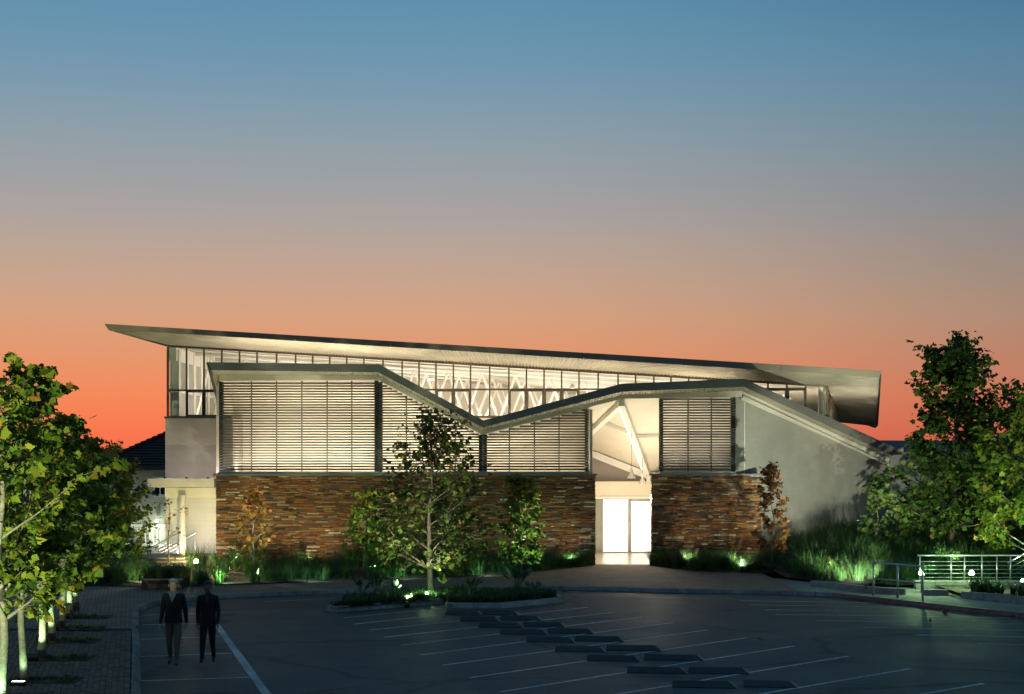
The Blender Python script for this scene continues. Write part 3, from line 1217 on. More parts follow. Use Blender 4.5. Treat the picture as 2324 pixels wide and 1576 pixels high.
for i in range(len(MUL) - 1):
    X0, Y0, t0 = gpt(MUL[i])
    X1, Y1, t1 = gpt(MUL[i + 1])
    a0, a1 = X0 + .032, X1 - .032
    h0, h1 = HL + (HR - HL) * t0, HL + (HR - HL) * t1
    if min(h0, h1) > TR + .08:
        rail.box(a0, a1, (Y0 + Y1) / 2 - .04, (Y0 + Y1) / 2 + .04, TR - .035, TR + .035)
    else:
        TRx = None
    zt = min(TR - .035, h1)
    MB().add([(a0, Y0, SILL + .05), (a1, Y1, SILL + .05), (a1, Y1, zt), (a0, Y0, zt)], [(0, 1, 2, 3)]).build('pane', M_glass, clere)
    if min(h0, h1) > TR + .08:
        MB().add([(a0, Y0, TR + .035), (a1, Y1, TR + .035), (a1, Y1, h1), (a0, Y0, h0)], [(0, 1, 2, 3)]).build('pane', M_glass, clere)
    # opening lights have a heavier frame
    if i in (1, 2, 15, 16, 19, 20, 21, 22, 33, 34):
        fb = MB()
        for xa, xb, za, zb in ((a0, a0 + .05, SILL + .05, zt), (a1 - .05, a1, SILL + .05, zt), (a0 + .05, a1 - .05, SILL + .05, SILL + .1), (a0 + .05, a1 - .05, zt - .05, zt)):
            fb.box(xa, xb, (Y0 + Y1) / 2 - .07, (Y0 + Y1) / 2 - .01, za, zb)
        fb.build('window_frame', M_mullion, clere)
rail.build('transom', M_mullion, clere)
sl = MB()
for i in range(len(MUL) - 1):
    X0, Y0, t0 = gpt(MUL[i])
    X1, Y1, t1 = gpt(MUL[i + 1])
    sl.hexa([(X0, Y0 - .1, SILL - .05), (X1, Y1 - .1, SILL - .05), (X1, Y1 + .12, SILL - .05), (X0, Y0 + .12, SILL - .05)],
            [(X0, Y0 - .1, SILL + .05), (X1, Y1 - .1, SILL + .05), (X1, Y1 + .12, SILL + .05), (X0, Y0 + .12, SILL + .05)])
sl.build('window_sill', M_mullion, clere)
fw = MB()
yw = lambda x: 62.05 + (60.05 - 62.05) * (x - GL0.x) / (GL1.x - GL0.x)
for xa, xb, zl in ((GL0.x, 2.0, 5.15), (2.0, 8.6, 5.58), (8.6, GL1.x, 5.15)):
    fw.hexa([(xa, yw(xa), zl), (xb, yw(xb), zl), (xb, yw(xb) + .15, zl), (xa, yw(xa) + .15, zl)], [(xa, yw(xa), SILL - .052), (xb, yw(xb), SILL - .052), (xb, yw(xb) + .15, SILL - .052), (xa, yw(xa) + .15, SILL - .052)])
fw.build('hall_front_wall', M_cream, B)

# right end glazing, flaring back
n = 9
for k in range(n + 1):
    g = k / n
    p = GL1 + (GLB - GL1) * g
    ht = HR + (HBK - HR) * g
    MB().box(p.x - .03, p.x + .03, p.y - .04, p.y + .04, 4.9, ht + .02).build('mullion', M_mullion, clere)
MB().add([(GL1.x, 60.06, 4.9), (GLB.x, 70, 4.9), (GLB.x, 70, HBK), (GL1.x, 60.06, HR)], [(0, 1, 2, 3)]).build('pane', M_glass, clere)

# hall interior
hb = MB()
hb.poly([(-13.9, 76, 4.5), (16, 76, 4.5), (16, 76, 6.3), (-13.9, 76, HL + .3)])
hb.build('hall_back_wall', M_cream, B)
hf_ = MB()
hf_.poly([(-13.9, 62.2, 5.6), (12.3, 60.2, 5.6), (14.9, 70, 5.6), (16, 76, 5.6), (-13.9, 76, 5.6)])
hf_.build('hall_floor', M_cream, B)


def ceil_z(x, y):
    t = (x - GL0.x) / (GL1.x - GL0.x)
    return HL + .06 + (HR - HL) * t


hc = MB()
NX, NY = 14, 8
cv = []
for j in range(NY + 1):
    for i in range(NX + 1):
        X = -13.9 + (12.3 + 13.9) * i / NX
        Y = 62 - 2.0 * i / NX + j * 14.5 / NY
        cv.append((X, Y, ceil_z(X, Y)))
hc.add(cv, [(j * (NX + 1) + i, j * (NX + 1) + i + 1, (j + 1) * (NX + 1) + i + 1, (j + 1) * (NX + 1) + i) for j in range(NY) for i in range(NX)])
hc.add([(12.3, 60.1, HR + .06), (14.9, 70, HBK), (16, 76, 5.7), (12.3, 76, HR)], [(0, 1, 2, 3)])
hc.build('hall_ceiling', M_cream, B)
# side wall on the left: white piers between tall windows
sw_ = MB()
for k in range(9):
    y0 = 62.4 + k * 1.5
    sw_.box(-13.9, -13.55, y0, y0 + .38, 5.15, HL - .1)
sw_.box(-13.9, -13.6, 62.1, 76, HL - .55, HL)
sw_.box(-13.9, -13.62, 62.1, 76, TR - .06, TR + .06)
sw_.build('side_piers', M_whitesteel, B)
sg = MB()
sg.poly([(-13.85, 62.1, 5.15), (-13.85, 76, 5.15), (-13.85, 76, HL), (-13.85, 62.1, HL)])
sg.build('side_glazing', mat('grey_blind', (0.42, 0.41, 0.40), 0.5, var=0.05), B)
cc = MB()
for (x, y) in ((XA(398.5, 63), 63.0), (XA(1864, 61.0), 61.0)):
    cc.tube([(x, y, 5.15), (x, y, HL if x < 0 else HR + .05)], .13, 12)
cc.build('hall_column', M_whitesteel, B)
for ty, x0t, x1t in ((64.4, -13.3, 12.2), (68.0, -13.3, 13.0), (71.6, -13.3, 13.6)):
    t = MB()
    top = [Vector((x, ty, ceil_z(x, ty) - .16)) for x in (x0t, x1t)]
    bot = [Vector((x, ty, 5.45 + (.25 if x < 0 else 0))) for x in (x0t, x1t)]
    t.tube(top, .09, 6)
    t.tube(bot, .09, 6)
    trs = t.build('roof_truss', M_whitesteel, B, smooth=True)
    npan = 18
    wb = MB()
    for i in range(npan):
        g0, g1, gm = i / npan, (i + 1) / npan, (i + .5) / npan
        L = lambda s, g: s[0] + (s[1] - s[0]) * g
        wb.tube([L(bot, g0), L(top, gm)], .065, 6)
        wb.tube([L(top, gm), L(bot, g1)], .065, 6)
    wb.build('truss_web', M_whitesteel, trs)
pu = MB()
for k in range(6):
    y = 63.2 + k * 2.2
    pu.tube([(-13.5, y, ceil_z(-13.5, y) - .06), (12.4, y, ceil_z(12.4, y) - .06)], [.05, .05], 4)
pu.build('ceiling_purlins', M_whitesteel, B)
for k, (x, y) in enumerate([(-0.2, 63.2), (2.6, 66.0), (-3.5, 66), (6.4, 66), (-8, 66), (9.8, 66)]):
    fx = MB()
    z = 5.72 if k == 0 else ceil_z(x, y) - .5
    fx.lathe((x, y, z), [(.02, .16), (.06, .14), (.16, 0), (.14, -.01)], 12)
    f = fx.build('hall_lamp', M_whitesteel, B)
    em = MB()
    em.lathe((x, y, z - .02), [(.13, .0), (.11, -.03), (.001, -.05)], 12)
    em.build('lamp_bulb', emat('hall_bulb', (1, .96, .88), 12.0), f)

# ---------------------------------------------------------------- tilted main roof
EL_t, EL_b = P(238, 736.5, 59.5), P(245, 749, 59.5)
ER_t, ER_b = P(2000.5, 843, 57.5), P(1996, 857.5, 57.5)
BR_t, BR_b = P(1992, 966, 72), P(1986, 972, 72)
BL_b = Vector((EL_b.x + .2, 80, EL_b.z))
gl0h, gl1h = Vector((GL0.x, 61.9, HL + .1)), Vector((GL1.x, 59.9, HR + .1))
glbh = Vector((GLB.x + .03, 70.5, HBK + .05))
dk = MB()
dk.hexa([EL_t, ER_t, BR_t, BL_b + Vector((0, 0, .2))], [p - Vector((0, 0, .05)) for p in (EL_t, ER_t, BR_t, BL_b + Vector((0, 0, .2)))])
main_roof = dk.build('main_roof', M_sheet, B)
nseg = 8
for k in range(nseg):
    a, b = k / nseg, (k + 1) / nseg - .0006
    L = lambda p, q, g: p + (q - p) * g
    lf = Vector((0, -.03, .02))
    board(L(EL_t, ER_t, a) + lf, L(EL_t, ER_t, b) + lf, L(EL_b, ER_b, b) + lf, L(EL_b, ER_b, a) + lf, .07).build('fascia', mat('brown_fascia_sheet', (0.24, 0.195, 0.14), 0.5, metal=0.1, var=0.1, vscale=.8, stain=.15), main_roof)
board(ER_t + Vector((.02, .05, .02)), BR_t + Vector((.02, 0, .02)), BR_b + Vector((.02, 0, 0)), ER_b + Vector((.02, .05, 0)), .06, (-1, 0, 0)).build('fascia', M_fascia, main_roof)
corrugated(gl0h, gl1h, EL_b + Vector((0, .06, .06)), ER_b + Vector((0, .06, .06)), 0.15, 0.034, m=M_sheet, parent=main_roof)
corrugated(gl1h, glbh, ER_b + Vector((0, .05, .01)), BR_b + Vector((0, 0, .01)), 0.15, 0.03, up=Vector((-.3, 0, 1)), m=M_sheet, parent=main_roof)
corrugated(Vector((GL0.x, 78, HL + .1)), gl0h, BL_b, EL_b + Vector((0, .05, .01)), 0.13, 0.02, m=M_sheet, parent=main_roof)

# ---------------------------------------------------------------- left block: grey wall, canopy, terrace
M_taupe = MATS['taupe_painted_brick']
lb = MB()
lb.box(XA(375, 58.2), -10.6, 58.2, 61.8, 3.2, HA(950, 58.2))
lb.build('taupe_wall', brick_mat('taupe_render_wall', (0.34, 0.295, 0.26), (0.35, 0.305, 0.27), (0.31, 0.27, 0.24), 0.23, 0.086, 0.006, plane='XZ', bump=0.2, var=0.15), B)
lc = MB()
lc.box(XA(373, 58.1), -10.62, 58.08, 61.9, HA(950, 58.2) + .001, HA(945.5, 58.2))
lc.build('wall_coping', M_darkmetal, B)
wl = MB()
wl.box(XA(375, 57.6), -10.95, 57.6, 58.0, .4, HA(1130, 57.6))
wl.build('white_wall', brick_mat('white_painted_brick', (0.66, 0.62, 0.56), (0.68, 0.64, 0.58), (0.60, 0.56, 0.51), 0.46, 0.172, 0.006, plane='XZ', bump=0.3, var=0.08), B)
wb_ = MB()
wb_.box(XA(375, 57.3), -11.0, 57.25, 57.62, HA(1130, 57.3), HA(1107, 57.3))
wb_.build('canopy_beam', M_cream, B)
cn = MB()
zt, zb_ = HA(1087, 56.6), HA(1106, 56.6)
prof = [(-13.45, zb_ + .05), (-13.45, zt), (-11.0, zt), (-11.0, zb_), (-12.6, zb_), (-13.0, zb_ - .02), (-13.3, zb_ + .0)]
cn.prism([(x, 56.6, z) for x, z in prof], (0, 4.0, 0))
cn.build('canopy', M_cream, B)
cm = MB()
cm.tube([(XA(414.5, 57.0), 57.0, .5), (XA(414.5, 57.0), 57.0, HA(1124, 57.0))], .125, 20)
cm.build('column', M_cream, B, smooth=False)
M_tile = mat('dark_tile', (0.05, 0.047, 0.045), 0.35, var=0.3, vscale=2)
TE = .51
ter = MB()
ter.box(-13.6, -11.0, 56.0, 57.6, .0, TE - .03)
terrace = ter.build('terrace', M_soil, B)
for r in range(3):
    for c in range(4):
        x0 = -13.55 + c * .64 + (.0 if r % 2 else -.0)
        MB().box(x0, x0 + .63, 55.96, 56.0, .03 + r * .16, .03 + r * .16 + .152).build('tile', M_tile, terrace)
MB().box(-13.62, -10.98, 55.93, 57.6, TE - .03, TE).build('terrace_slab', M_concrete, terrace)

# steps beside the terrace
stp = thing('stone_steps', (-14, 55, 0), 'short flight of dark stone steps rising to the white terrace beside the planter', 'steps')
for k, x in enumerate([270, 290, 309, 330]):
    z0 = PH - .02 if k == 0 else PH + k * .125
    y0 = 53.6 + k * .03
    X0 = XA(x, 53.6)
    MB().box(X0, -11.4 - k * .02, y0, 55.9, z0, PH + (k + 1) * .125 - .03).build('step', M_tile, stp)
    MB().box(X0 - .02, -11.4 - k * .02, y0 - .02, 55.9, PH + (k + 1) * .125 - .0299, PH + (k + 1) * .125).build('tread', M_concrete, stp)

# interior lamps of the building
WARM = (1.0, 0.86, 0.66)
lamp('room_lamp', 'AREA', (-6.6, 58.9, ST + .15), 370, WARM, B, 8.0, (-6.6, 60.2, 7.0), sizey=.6)
for xa, xb, pw in ((-10.7, -5.1, 85), (-5.0, -1.2, 26), (-1.0, 2.7, 22)):
    lamp('ledge_light', 'AREA', ((xa + xb) / 2, ZL + .42, ST + .17), pw, WARM, B, xb - xa, ((xa + xb) / 2, ZL + .22, 9), sizey=.1)
lamp('ledge_light', 'AREA', (6.9, ZL + .42, ST + .17), 16, WARM, B, 2.6, (6.9, ZL + .22, 9), sizey=.1)
lamp('room_lamp', 'AREA', (0.0, 58.9, ST + .15), 85, WARM, B, 5.0, (0, 60.0, 5.5), sizey=.6)
lamp('entrance_lamp', 'AREA', (5.0, 60.0, .3), 260, (1.0, 0.86, 0.64), B, 2.0, (4.8, 60.4, 6.0), sizey=5)
lamp('entrance_lamp', 'AREA', (8.0, 60.0, 3.0), 75, (1.0, 0.86, 0.64), B, 3.0, (8.0, 60.4, 6.0), sizey=4)
for x in (-9.5, -3.5, 2.5, 8.5):
    lamp('hall_uplight', 'AREA', (x, 66.5, 5.68), 360, (1.0, 0.91, 0.78), B, 4.5, (x, 66.0, 9), sizey=7)
for x in (-10.5, -5, 0.5, 6, 10.5):  # added lamps behind the glass, brightening the near side of the trusses
    lamp('added_hall_front_light', 'AREA', (x, 63.1 - x * .03, 5.68), 130, (1.0, .91, .78), B, 5.0, (x, 65.2, 8.5), sizey=.4)
# uplights on the low roof washing the big soffit
for xa, xb, pw in ((-10.9, -7.95, 92), (-7.75, -4.95, 92), (-4.6, -1.25, 105), (-0.85, 3.8, 130), (4.15, 8.3, 62)):
    zz = [float(np.interp(x, [p.x for p in topw], [p.z for p in topw])) - .95 * 4.0 / 5.6 + .14 for x in (xa, xb)]
    a, b = Vector((xa, 59.6, zz[0])), Vector((xb, 59.6, zz[1]))
    board(a + Vector((0, -.06, 0)), b + Vector((0, -.06, 0)), b + Vector((0, -.06, -.1)), a + Vector((0, -.06, -.1)), .12).build('uplight_trough', M_darkmetal, B)
    o = lamp('soffit_uplight', 'AREA', (a + b) / 2 + Vector((0, 0, .03)), pw, (1.0, 0.86, 0.62), B, (b - a).length, None, sizey=.1)
    xax = (b - a).normalized()
    zax = Vector((0, -.06, -1)) - xax * xax.dot(Vector((0, -.06, -1)))
    zax.normalize()
    o.rotation_euler = Matrix((xax, zax.cross(xax), zax)).transposed().to_euler()
lamp('soffit_uplight', 'AREA', (13.4, 60.9, 5.32), 26, (1.0, 0.88, 0.66), B, 1.6, (14.4, 62.5, 9), sizey=.2)  # added lamp without a fixture, brightening the right end of the soffit
for x in (-12.9, -12.1, -11.3):  # added lamps on the canopy slab, put there to brighten the taupe wall
    MB().box(x - .04, x + .04, 56.9, 57.0, 3.335, 3.38).build('added_canopy_uplight', M_darkmetal, B)
    lamp('added_canopy_uplamp', 'SPOT', (x, 56.95, 3.43), 20, (1.0, .88, .74), B, .04, (x, 58.2, 4.4), 172, .3)
lamp('terrace_lamp', 'AREA', (-12.0, 56.25, .56), 30, (1.0, 0.90, 0.76), B, 1.9, (-12.0, 57.3, 2.0), sizey=.1)
# added lamps brightening the back wall in the far part of the hall
for x in (-10, -5, 0, 5, 10):
    lamp('added_hall_wall_washer', 'AREA', (x, 71.5, 5.68), 190, (1.0, 0.88, 0.72), B, 4.5, (x, 76, 7.6), sizey=.5)

# =================================================================== VEGETATION BUILDERS
LEAF_V = np.array([(0, .34, 0), (0, 0, 0), (.18, -.02, .02), (.44, -.06, -.06), (.43, .17, .02), (.60, .44, -.1), (.40, .53, 0), (.25, .72, 0), (0, 1, -.16),
                   (-.25, .72, 0), (-.40, .53, 0), (-.60, .44, -.1), (-.43, .17, .02), (-.44, -.06, -.06), (-.18, -.02, .02)], dtype=np.float32)
LEAF_T = np.array([(0, i, i + 1) for i in range(1, 14)] + [(0, 14, 1)], dtype=np.int32)
STAR_V = np.array([(0, .3, 0), (0, 0, 0), (.5, .0, -.05), (.28, .28, .0), (.55, .6, -.08), (0, 1, -.12), (-.55, .6, -.08), (-.28, .28, 0), (-.5, 0, -.05)], dtype=np.float32)
STAR_T = np.array([(0, i, i + 1) for i in range(1, 8)] + [(0, 8, 1)], dtype=np.int32)
OVAL_V = np.array([(0, 0, 0), (.28, .3, .04), (.25, .65, .02), (0, 1, -.1), (-.25, .65, .02), (-.28, .3, .04), (0, .5, -.03)], dtype=np.float32)
OVAL_T = np.array([(6, i, (i + 1) % 6) for i in range(6)], dtype=np.int32)


def norm(a):
    return a / np.maximum(np.linalg.norm(a, axis=1, keepdims=True), 1e-6)


def leaf_cloud(pos, v, size, tint, TV, TT, flip=.5):
    """place one leaf per position: v = direction of the leaf tip"""
    n = len(pos)
    v = norm(v)
    r = RNG.normal(size=(n, 3))
    r[:, 2] += 1.3
    u_ = norm(np.cross(v, norm(r)))
    w = np.cross(u_, v)
    cur = RNG.uniform(-.6, 1.6, size=(n, 1))
    V = pos[:, None, :] + size[:, None, None] * (u_[:, None, :] * TV[None, :, 0:1] + v[:, None, :] * TV[None, :, 1:2] + w[:, None, :] * (TV[None, :, 2:3] * 2.2 * cur[:, None, :]))
    T = TT[None] + (np.arange(n) * len(TV))[:, None, None]
    return V.reshape(-1, 3), T.reshape(-1, 3), np.repeat(tint, len(TV))


M_bark = mat('pale_bark', (0.17, 0.165, 0.135), 0.85, var=0.4, vscale=9, bump=0.5, bscale=25, stain=.3)
M_bark2 = mat('grey_bark', (0.075, 0.065, 0.05), 0.9, var=0.4, vscale=9, bump=0.5, bscale=25)
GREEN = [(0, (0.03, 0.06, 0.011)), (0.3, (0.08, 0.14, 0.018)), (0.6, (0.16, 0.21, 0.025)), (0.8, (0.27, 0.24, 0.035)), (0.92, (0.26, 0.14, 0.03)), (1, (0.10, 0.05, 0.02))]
MIXED = [(0, (0.035, 0.07, 0.014)), (0.4, (0.09, 0.135, 0.025)), (0.62, (0.18, 0.16, 0.04)), (0.8, (0.20, 0.13, 0.045)), (1, (0.11, 0.06, 0.03))]
ORANGE = [(0, (0.08, 0.10, 0.03)), (0.3, (0.20, 0.13, 0.04)), (0.6, (0.36, 0.17, 0.05)), (0.85, (0.42, 0.24, 0.08)), (1, (0.22, 0.08, 0.03))]
DARK = [(0, (0.028, 0.058, 0.014)), (0.5, (0.06, 0.115, 0.022)), (0.85, (0.12, 0.15, 0.03)), (1, (0.18, 0.10, 0.035))]
YGREEN = [(0, (0.05, 0.11, 0.02)), (0.45, (0.11, 0.18, 0.03)), (0.75, (0.28, 0.25, 0.04)), (1, (0.42, 0.22, 0.05))]
LM = {k: tint_mat('leaf_' + k, v, 0.6, transl=0.38, spec=.15) for k, v in (('green', GREEN), ('mixed', MIXED), ('orange', ORANGE), ('dark', DARK), ('ygreen', YGREEN), ('rust', [(0, (0.07, 0.06, 0.022)), (0.35, (0.17, 0.09, 0.028)), (0.7, (0.27, 0.12, 0.036)), (1, (0.19, 0.07, 0.025))]))}


def ellip(t, fat=1.0):
    return max(0.02, math.sqrt(max(0, 1 - (2 * t - 1) ** 2)))


def tree(name, label, base, height, crown0, radius, prof, trunk_r, n_limb, n_twig, n_leaf, leaf, lm, bark, group=None, detail=True, lean=(0, 0), leaf_parts=0, tintf=None, seed=0, fork=False, gather=.13, cat='tree', thin=0):
    """trunk with limbs and twigs; leaves sit along the twigs. prof(t) gives the crown radius share at crown height share t"""
    rr = np.random.default_rng(seed + 100)
    rd = random.Random(seed + 5)
    base = Vector(base)
    T = thing(name, base, label, cat, group)
    top = base + Vector((lean[0], lean[1], height * .97))
    wob = [Vector((rd.uniform(-1, 1), rd.uniform(-1, 1), 0)) * (0.02 * height) for _ in range(9)]

    def axis(t):
        k = t * 8
        i = min(7, int(k))
        f = k - i
        w = wob[i] * (1 - f) + wob[i + 1] * f
        return base + (top - base) * t + Vector((0, 0, 0)) + w * min(1, t * 3)
    tk = MB()
    pts = [axis(k / 10) for k in range(11)]
    rad = [trunk_r * (1.25 if k == 0 else 1) * (1 - .88 * (k / 10) ** 1.1) for k in range(11)]
    tk.tube(pts, rad, 8)
    twigs = []
    c0, c1 = crown0, height
    for i in range(n_limb):
        te = (i + .5) / n_limb
        te = te * .93 + .02
        a = i * 2.39996 + rd.uniform(-.4, .4)
        r = radius * prof(te) * rd.uniform(.72, 1.02)
        ze = c0 + (c1 - c0) * te
        zs = max(c0 * .82, ze - r * rd.uniform(.5, 1.1))
        s = axis(min(.96, zs / height))
        ex = axis(min(.99, ze / height))
        e = Vector((ex.x + r * math.cos(a), ex.y + r * math.sin(a), base.z + ze))
        mid = s + (e - s) * .5 + Vector((0, 0, -.06 * r)) + Vector((rd.uniform(-.08, .08), rd.uniform(-.08, .08), 0)) * r
        lr = max(.006, trunk_r * (.42 - .3 * te))
        tk.tube([s, mid, e], [lr, lr * .6, lr * .2], 5, cap=False)
        for k in range(n_twig):
            f = rd.uniform(.25, 1.0)
            p = s + (mid - s) * (f * 2) if f < .5 else mid + (e - mid) * (f * 2 - 1)
            tl = radius * rd.uniform(.18, .42)
            aa = a + rd.uniform(-1.5, 1.5)
            q = p + Vector((math.cos(aa) * tl, math.sin(aa) * tl, rd.uniform(-.35, .6) * tl))
            tk.tube([p, q], [max(.003, lr * .3), .002], 3, cap=False)
            twigs.append((p, q))
        twigs.append((mid, e))
    for g_ in (.72, .8, .87, .92):
        twigs += [(axis(g_), axis(min(1, g_ + .1)))] * 3
    tk.build('trunk', bark, T, smooth=True)
    # leaves
    m = len(twigs)
    A = np.array([tuple(t[0]) for t in twigs])
    Bq = np.array([tuple(t[1]) for t in twigs])
    wgt = np.linalg.norm(Bq - A, axis=1) * rr.uniform(.35, 1.6, m)
    idx = rr.choice(m, n_leaf, p=wgt / wgt.sum())
    f = rr.uniform(.12, 1.08, n_leaf)[:, None]
    pos = A[idx] + (Bq[idx] - A[idx]) * f + rr.normal(scale=gather * radius * .5, size=(n_leaf, 3))
    ctr = np.array([base.x, base.y, 0])
    outv = pos - ctr
    outv[:, 2] = 0
    v = norm(outv) * .7 + norm(Bq[idx] - A[idx]) * .5 + rr.normal(scale=.55, size=(n_leaf, 3))
    v[:, 2] -= .45
    size = leaf * rr.uniform(.4, 1.25, n_leaf)
    tw_t = rr.uniform(-.16, .16, m)
    hfrac = (pos[:, 2] - base.z - c0) / (c1 - c0)
    tint = np.clip((tintf(hfrac, rr, n_leaf) if tintf else rr.beta(2, 2.6, n_leaf)) + tw_t[idx], 0, 1)
    TV, TT = (LEAF_V, LEAF_T) if detail else (STAR_V, STAR_T)
    np_ = min(leaf_parts, n_leaf)
    if np_:
        # the leaves nearest to the viewer are single parts
        order = np.argsort(pos[:, 1] - size * 3)
        near, rest = order[:np_], order[np_:]
        for k in near:
            R = leaf_frame(v[k], rr)
            o = link('leaf', LEAF_MESH[(lm, int(np.clip(tint[k] * 7.99, 0, 7)))], T)
            o.location = Vector(pos[k]) - base
            o.rotation_euler = R.to_euler()
            o.scale = (size[k],) * 3
        pos, v, size, tint = pos[rest], v[rest], size[rest], tint[rest]
    V, TT_, tt = leaf_cloud(pos, v, size, tint, TV, TT)
    me = np_mesh('crown', V, TT_, LM[lm], tt, org=base)
    link('crown', me, T)
    return T


def leaf_frame(v, rr):
    v = Vector(v).normalized()
    r = Vector((rr.normal(), rr.normal(), rr.normal() + 1.3)).normalized()
    u2 = v.cross(r).normalized()
    w = u2.cross(v)
    return Matrix((u2, v, w)).transposed()


LEAF_MESH = {}
for k in ('green',):
    for i in range(8):
        me = np_mesh('leaf', LEAF_V * np.array([1, 1, 2.2]), LEAF_T, LM[k], np.full(len(LEAF_V), (i + .5) / 8))
        LEAF_MESH[(k, i)] = me


GRASSM = tint_mat('ornamental_grass', [(0, (0.018, 0.048, 0.018)), (0.4, (0.04, 0.10, 0.026)), (0.75, (0.075, 0.15, 0.035)), (0.9, (0.16, 0.17, 0.06)), (1, (0.24, 0.19, 0.09))], 0.5, transl=.2)


def blades(root, dirv, height, bend, width, tint, seg=4):
    """curved grass blades: root (n,3), dirv (n,2) unit lean direction, height/bend/width (n,)"""
    n = len(root)
    side = np.stack([-dirv[:, 1], dirv[:, 0], np.zeros(n)], 1)
    rows = []
    for k in range(seg + 1):
        t = k / seg
        c = root.copy()
        c[:, 0] += dirv[:, 0] * bend * t ** 2
        c[:, 1] += dirv[:, 1] * bend * t ** 2
        c[:, 2] += height * (t - .35 * (bend / np.maximum(height, .01)) * t ** 3)
        w = (width * (1 - t ** 1.6) * .5)[:, None]
        if k < seg:
            rows += [c - side * w, c + side * w]
        else:
            rows.append(c)
    V = np.stack(rows, 1)
    m = V.shape[1]
    T = []
    for k in range(seg - 1):
        a = 2 * k
        T += [(a, a + 1, a + 3), (a, a + 3, a + 2)]
    T.append((2 * seg - 2, 2 * seg - 1, 2 * seg))
    T = np.array(T)[None] + (np.arange(n) * m)[:, None, None]
    return V.reshape(-1, 3), T.reshape(-1, 3), np.repeat(tint, m)


def tufts(centres, per, height, spread, width, bendk=.7, tint=(.15, .75), hz=None):
    c = np.asarray(centres, dtype=np.float64)
    n = len(c) * per
    ci = np.repeat(np.arange(len(c)), per)
    a = RNG.uniform(0, 2 * np.pi, n)
    rad = spread * np.sqrt(RNG.uniform(0, 1, n))
    d = np.stack([np.cos(a), np.sin(a)], 1)
    root = c[ci].copy()
    root[:, 0] += d[:, 0] * rad
    root[:, 1] += d[:, 1] * rad
    hs = np.repeat(RNG.uniform(.75, 1.2, len(c)), per)
    if hz is not None:
        hs = hs * np.repeat(hz, per)
    hgt = height * hs * RNG.uniform(.55, 1.15, n)
    bend = hgt * bendk * RNG.uniform(.2, 1.1, n)
    a2 = a + RNG.normal(scale=.5, size=n)
    d2 = np.stack([np.cos(a2), np.sin(a2)], 1)
    tt = np.clip(np.repeat(RNG.uniform(tint[0], tint[1], len(c)), per) + RNG.normal(scale=.16, size=n), 0, 1)
    return blades(root, d2, hgt, bend, width * RNG.uniform(.6, 1.3, n), tt)


def interp(pts, x):
    xs_ = [p[0] for p in pts]
    ys_ = [p[1] for p in pts]
    return float(np.interp(x, xs_, ys_))


# ---------------------------------------------------------------- planting beds along the building
BEDL = [(-14.2, 48.4), (-10.6, 48.0), (-8.2, 48.9), (-5.3, 50.5), (-2.5, 51.3), (0.0, 52.6), (1.45, 54.6), (3.0, 56.5)]
bed = MB()
bed.poly([(x, y, PH + .03) for x, y in BEDL] + [(3.0, 57.0, PH + .03), (-11.2, 57.0, PH + .03), (-11.2, 55.8, PH + .03), (-13.9, 53.4, PH + .03)])
bed.build('planting_bed', M_soil, kind='structure')
BEDR = [(5.25, 56.4), (6.5, 54.0), (9.0, 53.0), (11.2, 52.3)]
bed = MB()
bed.poly([(x, y, PH + .03) for x, y in BEDR] + [(11.2, 60, PH + .03), (8.4, 57.2, PH + .03), (5.25, 57, PH + .03)])
bed.build('planting_bed', M_soil, kind='structure')
ce, hz = [], []
while len(ce) < 330:
    x = RNG.uniform(-14.0, 2.9)
    yf = interp(BEDL, x)
    yb = 56.8 if x > -11 else 55.7 - max(0, (-11.6 - x)) * .9
    y = RNG.uniform(yf + .22, yb)
    if yb < yf + .3:
        continue
    k = (y - yf) / (yb - yf)
    near = math.hypot(x + 10.9, (y - 52.7) * .8)
    if near < .45 and y < 53.6:
        continue
    ce.append((x, y, PH))
    hz.append((.5 if near < 1.6 and y < 53.6 else 1) * (.8 + .25 * k) * (1.15 if x < -8.5 else (.8 if x < -4 else .85)))
V, T, tt = tufts(ce, 80, .74, .16, .016, .75, (.1, .6), np.array(hz))
link('ornamental_grass', np_mesh('ornamental_grass', V, T, GRASSM, tt), None, label='dark tufted grass filling the bed along the long stone wall', cat='grass', kind='stuff')
ce, hz = [], []
while len(ce) < 150:
    x = RNG.uniform(5.2, 11.0)
    yf = interp(BEDR, x)
    yb = 56.8 if x < 8.4 else 57.0 + (x - 8.4) * .55
    y = RNG.uniform(yf + .2, yb)
    ce.append((x, y, PH))
    hz.append(1.0 if x < 8.6 else .7)
V, T, tt = tufts(ce, 80, .72, .16, .016, .75, (.2, .75), np.array(hz))
link('ornamental_grass', np_mesh('ornamental_grass', V, T, GRASSM, tt), None, label='green tufted grass in the bed right of the entrance', cat='grass', kind='stuff')

# right bank with its concrete edging
EDG = [G(1838, 1331, KH), G(1876, 1333, KH), G(1984, 1346.7, KH), G(2050, 1350, KH), G(2090, 1350, KH)]
ep_, _ = resample(EDG, .62)
eg = thing('bank_edging', ep_[0], 'low pale concrete edging holding the grassy bank behind the pavement', 'edging')
for i in range(len(ep_) - 1):
    kerb_solid(ep_[i] , ep_[i + 1], seg_normal(ep_, i), seg_normal(ep_, i + 1), .17, .14, bev=.01).build('edging_block', M_concrete, eg)


def bank_h(x, y):
    k = np.clip((y - 48.6) / 7.5, 0, 1)
    return KH + .08 + .92 * k * k * (3 - 2 * k) * np.clip((x - 8.8) / 3.5, 0, 1)


